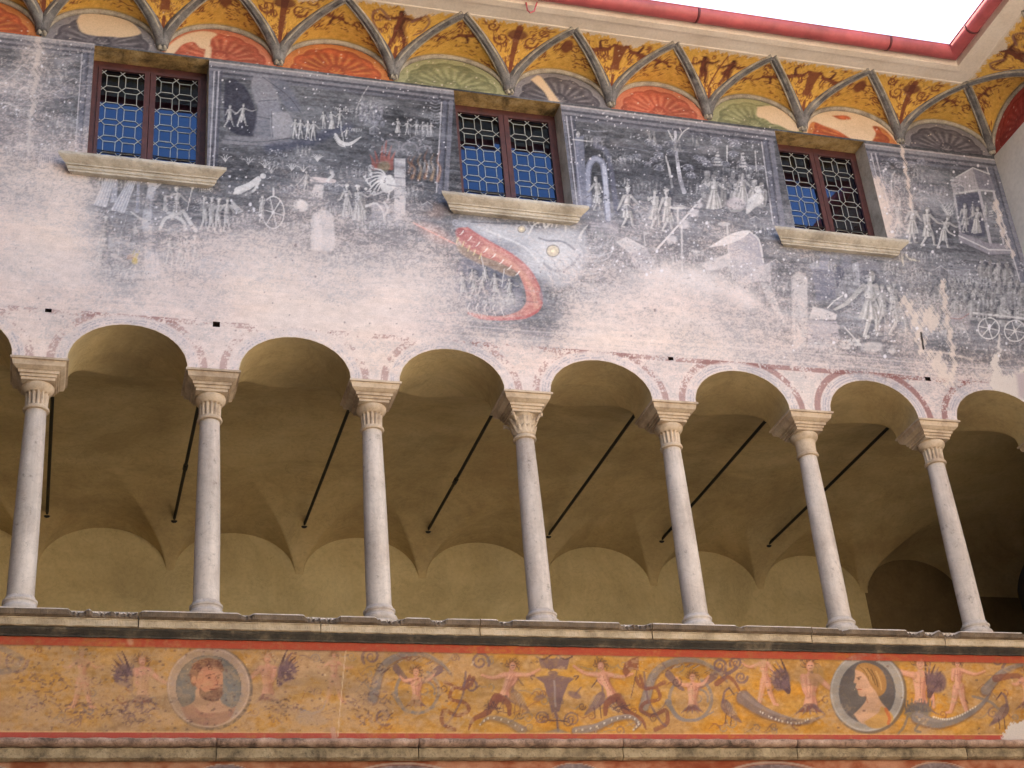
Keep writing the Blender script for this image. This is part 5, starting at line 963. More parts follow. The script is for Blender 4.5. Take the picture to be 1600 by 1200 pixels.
for x0, x1 in list(zip(COLX[:-1], COLX[1:])) + [(COLX[-1], COLX[-1] + 1.0)]:
    cx, a = (x0 + x1) / 2, .465 * (x1 - x0); u = np.clip(np.abs(VX - cx) / a, 0, 1); yg = DW - (DW - YA) * (1 - u)
    zg = ZB + (ZC + .43 - ZB) * np.sqrt(np.clip(1 - ((yg - yc) / hw) ** 2, 0, 1)); zw = ZB + .335 * np.sqrt(np.clip(1 - u * u, 0, 1)); r_ = np.clip((VY - yg) / np.maximum(DW - yg, 1e-6), 0, 1)
    inside = (np.abs(VX - cx) < a) & (VY > yg); VZ = np.where(inside, np.maximum(zg * (1 - r_) + zw * r_, bar), VZ)
VZ = np.minimum(VZ, ZC + .43 + .02); VZ += (fbm(VX.shape, 12, 60, 61, 4, .6) - .5) * .006
vs_ = Sheet(np.stack([VX, VY, VZ], -1), VX, VY, (0, 0, 0)); n_z, n_x = VX.shape; idx = np.arange(n_z * n_x).reshape(n_z, n_x)
vq = np.stack([idx[:-1, :-1], idx[1:, :-1], idx[1:, 1:], idx[:-1, 1:]], -1).reshape(-1, 4)
mesh_obj('loggia_vault', vs_.P.reshape(-1, 3), vq, M_OCHRE, palace, False)
XP = COLX[-1]
MB().box(XA, XP, DW, DW + .2, -.6, 5.2).build('loggia_back_wall', M_BACK, palace); MB().box(XP, XE, DW, DW + .2, -.6, 5.2).build('shaded_back_wall', M_DIM, palace)  # last bay's wall gets darker plaster, its shade put into the colour
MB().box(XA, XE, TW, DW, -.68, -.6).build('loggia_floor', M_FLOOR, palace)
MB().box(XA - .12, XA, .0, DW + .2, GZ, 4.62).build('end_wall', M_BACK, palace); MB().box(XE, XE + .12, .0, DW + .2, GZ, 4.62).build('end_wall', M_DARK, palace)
MB().box(XA, COLX[0] - .158, 0.0, TW, -.1, ZC).build('end_pier', M_WING, palace)
b = MB(); b.box(XA, XR + .04, .012, TW, GZ, -.103); b.build('parapet_core', M_BACK, palace)
mesh_obj('lower_wall', [(XA, 0, GZ), (XR, 0, GZ), (XR, 0, FZ0 + .001), (XA, 0, FZ0 + .001)], [(0, 1, 2, 3)], plaster_mat('red_plaster', rgb(150, 84, 60), rgb(166, 98, 72), rgb(176, 120, 92)), palace)
# inner skins that close the upper rooms
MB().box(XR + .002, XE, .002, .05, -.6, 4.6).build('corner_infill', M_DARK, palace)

# ---- parapet ledge: stones with chipped edges over a sooty moulding
ledge = MB().box(XA, XR, .01, TW + .02, -.145, -.101).build('parapet_ledge', M_LEDGE, palace)
joints = [XA, -.62, .62, 1.62, 2.55, 3.62, 4.68, 5.62, 6.4, XR - .002]
def chipper(seed):
    r = random.Random(seed); ch = [(r.uniform(XA, XR), r.uniform(.03, .11), r.uniform(.012, .034)) for _ in range(4)]
    return ch
def child(o, par):
    o.parent = par; o.matrix_parent_inverse = par.matrix_world.inverted() if par.type != 'MESH' else Matrix.Identity(4); return o
def sub(mb, name, mat, par, smooth=False):
    """a mesh built in world position as a child of a mesh part whose own origin is the world's"""
    o = _mesh_obj(name, mb.v, mb.f, mat, par, smooth); return o
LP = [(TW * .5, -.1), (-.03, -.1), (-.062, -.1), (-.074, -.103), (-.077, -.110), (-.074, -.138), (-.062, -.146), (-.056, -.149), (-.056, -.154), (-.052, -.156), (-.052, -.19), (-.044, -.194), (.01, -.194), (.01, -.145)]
CHIPS = [(.3, .05, .03), (.42, .06, .035), (.55, .09, .03), (1.2, .04, .02), (1.58, .06, .034), (1.66, .07, .03), (2.02, .09, .034), (2.3, .05, .03), (2.7, .05, .022), (3.46, .05, .032), (3.55, .06, .02), (5.4, .06, .034), (5.52, .05, .04), (5.66, .07, .045), (6.25, .06, .03), (6.6, .1, .03), (4.2, .03, .014), (4.9, .04, .016), (-.4, .08, .03)]
for a, c in zip(joints[:-1], joints[1:]):
    xs = list(np.arange(a + .003, c - .004, .012)) + [c - .003]; dz = random.uniform(-.002, .002); dy = random.uniform(-.004, .003)
    def jit(k, i, x, y, z):
        n = .0016 * math.sin(x * 91 + i) + .0014 * math.sin(x * 47 + i * 2.1)
        if 2 <= i <= 5:
            d = 0
            for px, w, h in CHIPS:
                t = abs(x - px) / w
                if t < 1: d = max(d, h * (1 - t ** 2.2) * (1 + .35 * math.sin(x * 210 + px * 7)))
            fi = {2: 1, 3: 1, 4: .9, 5: .35}[i]; y = y + d * 1.1 * fi; z = z - d * (.75 if i < 4 else .3) * (1 if i != 5 else 0)
        return y + n + dy, z + n * .5 + dz * (i != 0)
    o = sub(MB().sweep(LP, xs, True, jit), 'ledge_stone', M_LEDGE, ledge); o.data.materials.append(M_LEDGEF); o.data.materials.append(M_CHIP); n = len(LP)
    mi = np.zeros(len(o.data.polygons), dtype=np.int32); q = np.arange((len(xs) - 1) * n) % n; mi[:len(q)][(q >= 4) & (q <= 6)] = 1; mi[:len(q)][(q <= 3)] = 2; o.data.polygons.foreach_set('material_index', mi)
xs = list(np.arange(XA, XR - .002, .03)) + [XR - .002]
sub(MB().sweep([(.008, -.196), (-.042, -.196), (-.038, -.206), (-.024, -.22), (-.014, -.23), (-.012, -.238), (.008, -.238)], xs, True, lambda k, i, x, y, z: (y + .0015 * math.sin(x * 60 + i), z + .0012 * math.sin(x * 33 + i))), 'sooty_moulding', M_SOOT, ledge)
# ---- string course under the frieze
corn = MB().box(XA, XR - .002, -.02, .008, -.915, -.81).build('string_course', M_CORNB, palace)
cj = [XA, -.3, 1.05, 2.15, 3.35, 4.45, 5.6, XR - .002]
for a, c in zip(cj[:-1], cj[1:]):
    xs = list(np.arange(a + .003, c - .004, .025)) + [c - .003]
    jit = lambda k, i, x, y, z: (y + .003 * math.sin(x * 71 + i * 1.3) * math.sin(x * 13), z + .002 * math.sin(x * 43 + i))
    sub(MB().sweep([(-.018, -.797), (-.036, -.799), (-.058, -.806), (-.07, -.818), (-.068, -.834), (-.054, -.844), (-.03, -.848), (-.018, -.848)], xs, True, jit), 'roll_stone', M_CORN, corn, True)
    sub(MB().sweep([(-.018, -.851), (-.036, -.852), (-.04, -.858), (-.040, -.905), (-.03, -.912), (-.018, -.917)], xs, True, jit), 'band_stone', M_CORNB, corn)

# ------------------------------------------------------------------ cove of shells under the eaves (facade and wing)
CD, CH, LB = 0.42, 0.321, 0.300          # cove depth and rise, lunette rise
wingb = empty('adjoining_wing', V(XR + .3, -1.5, GZ), 'plain plastered wing meeting the frescoed front at the right corner', 'building')
def fac(a, o, z): return np.stack(np.broadcast_arrays(a, -np.asarray(o, float), z), -1)
def wng(a, o, z): return np.stack(np.broadcast_arrays(XR - np.asarray(o, float), -np.asarray(a, float), z), -1)
GOLD = np.array([222, 172, 84]); BRN = (118, 62, 42); BRD = (92, 48, 40)
UN = 215.0
def scrollwork(s, x, y, r, d, c=BRN, a=.85):
    s.spiral(x, y, r, 1.4, 0 if d > 0 else math.pi, 3.4, c, a, d, 1.4)
    for k in range(3): t = k * 1.1 - 1.6; s.stroke([(x + r * math.cos(t), y + r * math.sin(t)), (x + r * 1.5 * math.cos(t + .3), y + r * 1.5 * math.sin(t + .3))], 3, c, a, w1=1)
def beast(s, x, y, k, d, c=BRN, a=.9):
    s.stroke([(x - 14 * k * d, y + 2 * k), (x, y - 3 * k), (x + 13 * k * d, y - 5 * k)], 9 * k, c, a, w1=7 * k); s.stroke([(x + 12 * k * d, y - 6 * k), (x + 19 * k * d, y - 13 * k)], 5 * k, c, a, w1=4 * k); s.ell(x + 21 * k * d, y - 14 * k, 4.4 * k, 3.2 * k, c, a)
    for q in (-11, -6, 7, 12): s.stroke([(x + q * k * d, y), (x + (q + 2) * k * d, y + 8 * k), (x + (q - 2) * k * d, y + 14 * k)], 2.6 * k, c, a, w1=1.4 * k)
    s.stroke([(x - 13 * k * d, y), (x - 22 * k * d, y - 4 * k), (x - 24 * k * d, y - 13 * k), (x - 18 * k * d, y - 15 * k)], 2.6 * k, c, a, w1=1)
    s.stroke([(x - 2 * k * d, y - 5 * k), (x - 6 * k * d, y - 18 * k), (x + 2 * k * d, y - 22 * k)], 6 * k, BRD, a, w1=1.5)
def ground_gold(shape, seed):
    g = uniform(fbm(shape, 14, 14, seed, 5, .65))[..., None]; return GOLD * (1 - .5 * g) + np.array([212, 158, 76]) * .5 * g + ((fbm(shape, 2, 2, seed + 5, 2, .7) - .5) * 34)[..., None]
def severy(pt, name, xi, hl, hr, seed, parent, motif):
    nt, nw = 64, 90; tt = 1 - np.cos(np.linspace(0.02, 1, nt) * math.pi / 2); w = np.linspace(-1, 1, nw)
    T, Wd = np.meshgrid(tt, w, indexing='ij'); half = np.where(Wd < 0, hl, hr); A = Wd * half * T
    Z = ZT + CH * np.sqrt(np.clip(1 - (1 - T) ** 2, 0, 1)); arc = np.concatenate([[0], np.cumsum(np.hypot(np.diff(tt) * CD, np.diff(ZT + CH * np.sqrt(1 - (1 - tt) ** 2))))])
    s = Sheet(pt(xi + A, CD * T, Z), A * UN, -np.repeat(arc[:, None], nw, 1) * UN, (0, 0, 0)); s.c = ground_gold(A.shape, seed); H = arc[-1] * UN
    R = random.Random(seed); s.k = 1
    y = lambda t: -H * t
    if motif == 0:
        person(s, 0, y(.42), H * .5, .2, 0, ((-.45, -.1), (.45, -.1)), 0, .9, lt=BRN, dk=BRD, fat=1.2)
        for d in (-1, 1): s.stroke([(d * 18, y(.78)), (d * 34, y(.9)), (d * 44, y(.8)), (d * 36, y(.66)), (d * 24, y(.6))], 5, (138, 96, 84), .8, w1=2)
    elif motif == 1:
        s.poly([(-12, y(.86)), (12, y(.86)), (6, y(.6)), (8, y(.5)), (-8, y(.5)), (-6, y(.6))], BRN, .85, 2)
        for d in (-1, 1): beast(s, d * 30, y(.74), .95, -d)
    elif motif == 2:
        for d in (-1, 1): scrollwork(s, d * 24, y(.72), 12, d); scrollwork(s, d * 42, y(.88), 9, -d)
        s.stroke([(0, y(.35)), (0, y(.9))], 6, BRN, .85, w1=12); s.ell(0, y(.8), 16, 9, BRD, .7, 3)
    else:
        for d in (-1, 1): person(s, d * 20, y(.5), H * .36, .15, d * .1, ((-.4, .1), (.4, -.1)), .2, .9, lt=BRN, dk=BRD, fat=1.3)
        s.stroke([(-4, y(.42)), (12, y(.92))], 2.6, BRN, .85)
    for k in range(70):
        t = R.uniform(.25, .98); x = R.uniform(-1, 1) * t * t * H * .75 * .85; s.stroke([(x, y(t)), (x + R.uniform(-5, 5), y(t) + R.uniform(-6, 4)), (x + R.uniform(-8, 8), y(t) + R.uniform(-8, 6))], R.uniform(1.0, 2.4), BRN if k % 4 else (150, 104, 84), .7, w1=.8)
    for k in range(6): t = R.uniform(.45, .95); x = R.uniform(-1, 1) * t * t * H * .55; s.spiral(x, y(t), R.uniform(4, 8), 1.3, R.uniform(0, 6), 2.2, BRN, .75, R.choice((-1, 1)), 1)
    s.stroke([(0, y(.14)), (0, y(.42))], 4, BRN, .85, w1=5)
    for d in (-1, 1): s.stroke([(0, y(.3)), (d * 6, y(.34)), (d * 10, y(.42))], 2.6, BRN, .8); s.stroke([(0, y(.22)), (d * 4, y(.26))], 2, BRN, .8)
    wd_ = H * .9; s.stroke([(-wd_, y(1.0)), (0, y(1.0) + R.uniform(-2, 1)), (wd_, y(1.0))], 9, (222, 204, 186), .95, soft=2, rag=2.4)
    if R.random() < .35: s.poly([(R.uniform(-30, 0), y(1.02)), (R.uniform(20, 60), y(1.02)), (R.uniform(10, 40), y(.86)), (R.uniform(-10, 10), y(.9))], (220, 202, 184), .95, 2, True, 2)
    for k in range(4): x, yy = R.uniform(-40, 40), y(R.uniform(.4, .95)); s.ell(x, yy, 1.2, 1.2, (226, 204, 170), .8)
    return sheet_mesh(name, s, M_PAINT, parent)
def web(pt, name, x0, x1, seed, parent):
    nu, nr = 110, 34; u = np.sin(np.linspace(-1, 1, nu) * math.pi / 2); r = np.linspace(0, 1, nr); U, Rr = np.meshgrid(u, r); T = 1 - np.abs(U); xm, h = (x0 + x1) / 2, (x1 - x0) / 2
    arch = np.sqrt(np.clip(1 - U * U, 0, 1)); Z = ZT + arch * (LB + (CH - LB) * Rr); X = xm + h * U
    s = Sheet(pt(X, CD * T * Rr, Z), U * h * UN, Rr * T * 100, (0, 0, 0)); s.c = ground_gold(X.shape, seed); R = random.Random(seed)
    if seed % 3 == 0: beast(s, -10, 58, .9, 1); scrollwork(s, 26, 46, 8, 1); scrollwork(s, -36, 36, 7, -1)
    elif seed % 3 == 1: beast(s, 14, 56, .9, -1); beast(s, -24, 46, .6, 1); scrollwork(s, 0, 76, 7, 1)
    else:
        for d in (-1, 1): scrollwork(s, d * 16, 56, 11, d); scrollwork(s, d * 38, 36, 8, -d)
        s.ell(0, 60, 9, 16, BRN, .85, 3)
    for k in range(70):
        x = R.uniform(-.85, .85) * h * UN; m = (1 - abs(x) / (h * UN)) * 100; yy = R.uniform(.22, .95) * m; s.stroke([(x, yy), (x + R.uniform(-6, 6), yy + R.uniform(-5, 5)), (x + R.uniform(-11, 11), yy + R.uniform(-5, 5))], R.uniform(1.3, 2.6), BRN, .75, w1=.8)
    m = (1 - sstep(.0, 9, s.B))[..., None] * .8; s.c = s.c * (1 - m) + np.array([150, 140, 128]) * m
    q = sstep(.35, .9, U)[..., None] * (.25 + .5 * uniform(fbm(X.shape, 8, 14, seed + 77, 4, .7))[..., None]) * .5; s.c = s.c * (1 - q) + np.array([112, 96, 70]) * q  # right half browned: the web's shaded side is painted in
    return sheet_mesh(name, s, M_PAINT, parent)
SHELL = {'red': ((176, 92, 70), (140, 62, 50), (204, 134, 104)), 'orange': ((174, 88, 54), (136, 62, 42), (200, 138, 80)), 'green': ((132, 130, 96), (100, 102, 74), (166, 162, 126)), 'grey': ((96, 90, 96), (62, 58, 66), (150, 144, 146)), 'crimson': ((158, 60, 54), (132, 46, 44), (176, 84, 74))}
def lunette(pt, name, x0, x1, kind, seed, parent, patches=(), remains=None, label=None):
    nu, nv = 120, 42; u = np.sin(np.linspace(-1, 1, nu) * math.pi / 2); v = np.linspace(0, 1, nv); U, Vv = np.meshgrid(u, v); xm, h = (x0 + x1) / 2, (x1 - x0) / 2
    X = xm + h * U; Z = ZT + LB * np.sqrt(np.clip(1 - U * U, 0, 1)) * Vv; base, dk, lt = SHELL[kind]
    s = Sheet(pt(X, np.full(X.shape, -.006), Z), (X - xm) * UN, -(Z - ZT) * UN, base); n = uniform(fbm(X.shape, 10, 14, seed, 5, .7))[..., None]
    s.c = np.array(base) * (.86 + .28 * n) + ((fbm(X.shape, 2, 2, seed + 3, 2, .8) - .5) * 30)[..., None]
    a, b = h * UN, LB * UN; th = np.arctan2(-s.B / b, s.A / a); rad = np.hypot(s.A / a, s.B / b)
    scal = .775 + .05 * np.abs(np.sin(th * 6.5)); rim = sstep(0, .03, rad - scal); s.c = s.c * (1 - .55 * rim[..., None]) + np.array(lt) * .55 * rim[..., None]
    ln = np.exp(-((rad - scal) / .018) ** 2)[..., None] * .85; s.c = s.c * (1 - ln) + np.array(lt) * ln
    ln = np.exp(-((rad - scal + .05) / .025) ** 2)[..., None] * .5; s.c = s.c * (1 - ln) + np.array(dk) * ln
    fl = (np.cos(th * 22) * .5 + .5)[..., None] * (sstep(.2, .34, rad) * (1 - sstep(.55, .8, rad)))[..., None]; s.c = s.c * (1 - .6 * fl ** 4) + np.array(lt) * .6 * fl ** 4
    dl = (np.cos(th * 22 + math.pi) * .5 + .5)[..., None] * (sstep(.2, .3, rad) * (1 - sstep(.6, .84, rad)))[..., None]; s.c = s.c * (1 - .55 * dl ** 3) + np.array(dk) * .55 * dl ** 3
    s.ell(0, -2, a * .15, b * .26, dk, .8, 3); s.ell(-1, -1, a * .11, b * .2, base, .9, 3)
    for k in range(5): s.stroke([(0, -2), (a * .13 * math.cos(.4 + k * .58), -b * .22 * math.sin(.4 + k * .58))], 1.5, lt, .7, sm=False)
    R = random.Random(seed)
    for k in range(26): s.ell(R.uniform(-a, a), -R.uniform(0, b), R.uniform(.5, 1.3), R.uniform(.5, 1.3), (224, 206, 190), .85)
    for k in range(60): s.ell(R.uniform(-a, a), -R.uniform(0, b) , R.uniform(.6, 2.2), R.uniform(.5, 1.4), dk, .5)
    if remains is not None:
        old = s.c.copy(); s.c[:] = np.array((218, 190, 160)); s.c += ((fbm(X.shape, 8, 8, seed + 9, 4, .7) - .5) * 24)[..., None]; mk = Sheet(s.P, s.A, s.B, (0, 0, 0))
        for P in remains: mk.poly([((q[0]) , q[1]) for q in P], (1, 1, 1), 1, 3, True)
        s.c = s.c * (1 - mk.c) + old * mk.c
    for P in patches: s.poly(P, (214, 186, 156), .97, 2.5, True)
    o = sheet_mesh(name, s, M_PAINT, parent)
    if label: o['label'] = label
    return o
M_RIB = stone_mat('grey_rib', rgb(118, 114, 114), rgb(76, 72, 74), rgb(150, 146, 142), 0.5, 6.0)
M_RIBL = stone_mat('pale_rib', rgb(172, 162, 148), rgb(130, 120, 110), rgb(198, 188, 172), 0.3, 5.0)
def rib_pts(pt, xi, dx, off, lift, n=22):
    """groin from foot xi sideways by dx; off shifts across the groin, lift pushes it out of the plaster"""
    L = math.hypot(dx, CD); nx, no = CD / L, -dx / L; P = []
    for k in range(n + 1):
        th = math.pi / 2 * (0.03 + 0.97 * k / n); t = 1 - math.cos(th)
        P.append(pt(xi + dx * t + off * nx, CD * t + off * no + 0.0, ZT + CH * math.sqrt(max(0, 1 - (1 - t) ** 2)) - lift))
    return [np.array(p).reshape(3) for p in P]
def rib(pt, name, xi, dx, parent):
    b = MB(); b.tube(rib_pts(pt, xi, dx, 0, .005), .0115, 8); b.tube(rib_pts(pt, xi, dx, .0, -.028), .041, 10); o = b.build(name, M_RIB, parent, True)
    for off in (-.026, .026): _mesh_obj('rib_fillet', *(lambda m: (m.v, m.f))(MB().tube(rib_pts(pt, xi, dx, off, .001), .009, 6)), M_RIBL, o, True)
    return o
def lun_arch(pt, xm, h, parent):
    b = MB(); P = [np.array(pt(xm + (h - .012) * math.cos(t), .002, ZT + .002 + (LB - .012) * math.sin(t))).reshape(3) for t in np.linspace(.05, math.pi - .05, 40)]
    return b.tube(P, .019, 8).build('lunette_moulding', M_RIBL, parent, True)
KINDS = [('orange', 0), ('orange', 1), ('grey', 2), ('red', 3), ('orange', 4), ('green', 5), ('grey', 6), ('red', 7), ('green', 8), ('orange', 9), ('grey', 10)]
PATCH = {2: [[(-38, -40), (-30, -20), (-10, -16), (10, -18), (30, -20), (52, -30), (50, -40), (34, -54), (0, -62), (-30, -56)]], 3: [[(-84, 4), (-72, -20), (-50, -42), (-26, -52), (-6, -50), (-14, -38), (-18, -20), (-30, -18), (-40, -28), (-56, -20), (-70, 2)], [(-22, -20), (-14, -22), (-16, 4), (-24, 4)]],
         6: [[(-46, -40), (-30, -50), (-14, -24), (0, 4), (-16, 4), (-26, -18)]], 8: [[(10, -44), (40, -50), (70, -34), (80, -6), (62, -2), (44, -10), (30, -12), (20, -20), (6, -24)]]}
REM = {9: [[(-86, 4), (-70, -26), (-50, -22), (-20, -12), (0, 6), (-40, 6)], [(-28, -46), (-2, -50), (6, -44), (-14, -40)], [(34, 4), (48, -18), (46, -34), (66, -32), (84, -4), (80, 6)]]}
NM = {'orange': 'orange scallop shell painted in a lunette', 'grey': 'slate grey scallop shell painted in a lunette', 'red': 'coral red scallop shell painted in a lunette', 'green': 'olive green scallop shell painted in a lunette'}
for i, (x0, x1) in enumerate(zip(FEET[:-1], FEET[1:])):
    if i == 0: continue
    k, sd_ = KINDS[i]; h = (x1 - x0) / 2
    lunette(fac, 'lunette', x0, x1, k, 100 + i, palace, PATCH.get(i, ()), REM.get(i), NM[k]); web(fac, 'cove_web', x0, x1, 200 + i, palace)
    rib(fac, 'cove_rib', x0, h, palace); rib(fac, 'cove_rib', x1, -h, palace); lun_arch(fac, (x0 + x1) / 2, h, palace)
    if i + 2 < len(FEET): severy(fac, 'cove_severy', x1, h, (FEET[i + 2] - x1) / 2, 300 + i, palace, (3, 2, 1, 2, 0, 2, 1, 3, 1, 2)[i % 10])
# left end of the cove: a plain plaster stop
MB().box(XA, FEET[1], -.43, .0, ZT, ZT + CH).build('cove_stop', M_SOFF, palace)
WF = [0.839 * k for k in range(7)]; YF = -9.4      # wing lunettes; face of the added rear block
for i, (x0, x1) in enumerate(zip(WF[:-1], WF[1:])):
    h = (x1 - x0) / 2; lunette(wng, 'lunette', x0, x1, ('crimson', 'grey', 'green', 'orange')[i % 4], 400 + i, wingb); web(wng, 'cove_web', x0, x1, 420 + i, wingb)
    if i > 0: rib(wng, 'cove_rib', x0, h, wingb)
    rib(wng, 'cove_rib', x1, -h, wingb); lun_arch(wng, (x0 + x1) / 2, h, wingb)
    if i < len(WF) - 2: severy(wng, 'cove_severy', x1, h, h, 440 + i, wingb, i % 4)
# core walls behind lunettes, wing body, roofs
MB().box(XA, XR + .1, .012, .06, ZT - .008, 4.6).build('upper_core', M_DARK, palace)
MB().box(XR, XR + 2.4, -WF[-1], -.001, GZ, ZT).build('wing_wall', M_WING, wingb)
# dark block added out of view on the left, to cut skylight from that side
lw = empty('left_light_blocker', V(XA - 1.3, -2.5, GZ), 'unseen tall dark block added on the left to cut skylight', 'building')
MB().box(XA - 2.4, XA - .122, YF, 3.0, GZ, 6.2).build('wall', M_DARK, lw); b = MB(); b.add([(XA + .2, YF, 6.2), (XA + .2, 3.2, 6.2), (XA - 2.6, 3.2, 6.8), (XA - 2.6, YF, 6.8), (XA + .2, YF, 6.26), (XA + .2, 3.2, 6.26), (XA - 2.6, 3.2, 6.86), (XA - 2.6, YF, 6.86)], [(3, 2, 1, 0), (4, 5, 6, 7), (0, 1, 5, 4), (1, 2, 6, 5), (2, 3, 7, 6), (3, 0, 4, 7)]); b.build('roof', M_ROOF, lw)
fw_ = empty('rear_light_block', V(3, YF - 1, GZ), 'unseen plain block added behind the viewer to shape the light', 'building')  # unseen block, added to hide low sky and bounce sun at the front
MB().box(XA - .121, XR - .001, YF - 2, YF, GZ, 4.3).build('wall', M_WING, fw_)
b = MB(); b.add([(XA - .12, YF + .3, 4.3), (XA - .12, YF - 2.2, 4.9), (XR, YF - 2.2, 4.9), (XR, YF + .3, 4.3), (XA - .12, YF + .3, 4.36), (XA - .12, YF - 2.2, 4.96), (XR, YF - 2.2, 4.96), (XR, YF + .3, 4.36)], [(3, 2, 1, 0), (4, 5, 6, 7), (0, 1, 5, 4), (1, 2, 6, 5), (2, 3, 7, 6), (3, 0, 4, 7)]); b.build('roof', M_ROOF, fw_)
MB().box(XR + .012, XR + 2.4, -WF[-1], -.001, ZT, 4.6).build('wing_upper_wall', M_DARK, wingb)
# eaves: soffit, fascia (mitred at the corner)
ZS = ZT + CH + .004
def run(prof, wing, z_jit=None):
    """profile of (outward, z) swept along the eaves, mitred at the inner corner"""
    n = len(prof); v = []; fc = []
    if not wing:
        xs = [XA] + [None]
        for k in range(2):
            for o, z in prof: v.append((XA if k == 0 else XR - o, -o, z))
    else:
        for k in range(2):
            for o, z in prof: v.append((XR - o, -o if k == 0 else -WF[-1], z))
    for i in range(n):
        j = (i + 1) % n; fc.append((i, j, n + j, n + i))
    fc.append(tuple(reversed(range(n)))); fc.append(tuple(n + i for i in range(n)))
    return v, fc
SOF = [(CD - .004, ZS - .002), (CD + .006, ZS - .002), (CD + .012, ZS + .003), (.545, ZS + .006), (.55, ZS - .006), (.60, ZS - .002), (.605, ZS + .03), (.605, 4.44), (.2, 4.44), (.2, 4.36), (CD - .006, 4.36)]
for w_, par in ((False, palace), (True, wingb)):
    v, fc = run(SOF, w_); mesh_obj('eave_soffit', v, fc, M_SOFF, par)
b = MB(); b.add([(XA, -.60, 4.445), (XR - .60, -.60, 4.445), (XE, 3.3, 5.3), (XA, 3.3, 5.3), (XA, -.60, 4.50), (XR - .60, -.60, 4.50), (XE, 3.3, 5.36), (XA, 3.3, 5.36)], [(3, 2, 1, 0), (4, 5, 6, 7), (0, 1, 5, 4), (1, 2, 6, 5), (2, 3, 7, 6), (3, 0, 4, 7)]); b.build('roof', M_ROOF, palace)
b = MB(); b.add([(XR - .60, -.60, 4.446), (XR - .60, -WF[-1], 4.446), (XR + 2.4, -WF[-1], 5.1), (XR + 2.4, .6, 5.1), (XR - .60, -.60, 4.5), (XR - .60, -WF[-1], 4.5), (XR + 2.4, -WF[-1], 5.16), (XR + 2.4, .6, 5.16)], [(3, 2, 1, 0), (4, 5, 6, 7), (0, 1, 5, 4), (1, 2, 6, 5), (2, 3, 7, 6), (3, 0, 4, 7)]); b.build('roof', M_ROOF, wingb)

# ------------------------------------------------------------------ windows
LEADW = .0040
def clip_poly(P, x0, x1, z0, z1):
    for ax, lim, sg in ((0, x0, 1), (0, x1, -1), (1, z0, 1), (1, z1, -1)):
        o = []
        for a, c in zip(P, P[1:] + P[:1]):
            ia, ic = sg * (a[ax] - lim) >= 0, sg * (c[ax] - lim) >= 0
            if ia: o.append(a)
            if ia != ic: t = (lim - a[ax]) / (c[ax] - a[ax]); o.append((a[0] + t * (c[0] - a[0]), a[1] + t * (c[1] - a[1])))
        P = o
        if len(P) < 3: return []
    return P
def clip_seg(a, c, x0, x1, z0, z1):
    t0, t1 = 0.0, 1.0; d = (c[0] - a[0], c[1] - a[1])
    for p, q in ((-d[0], a[0] - x0), (d[0], x1 - a[0]), (-d[1], a[1] - z0), (d[1], z1 - a[1])):
        if abs(p) < 1e-12:
            if q < 0: return None
        else:
            r = q / p
            if p < 0: t0 = max(t0, r)
            else: t1 = min(t1, r)
    if t0 >= t1 - 1e-6: return None
    return (a[0] + t0 * d[0], a[1] + t0 * d[1]), (a[0] + t1 * d[0], a[1] + t1 * d[1])
WLAB = ['leaded casement window farthest from the corner, above tents and tree', 'middle leaded casement window above the red-mouthed monster', 'leaded casement window nearest the corner']
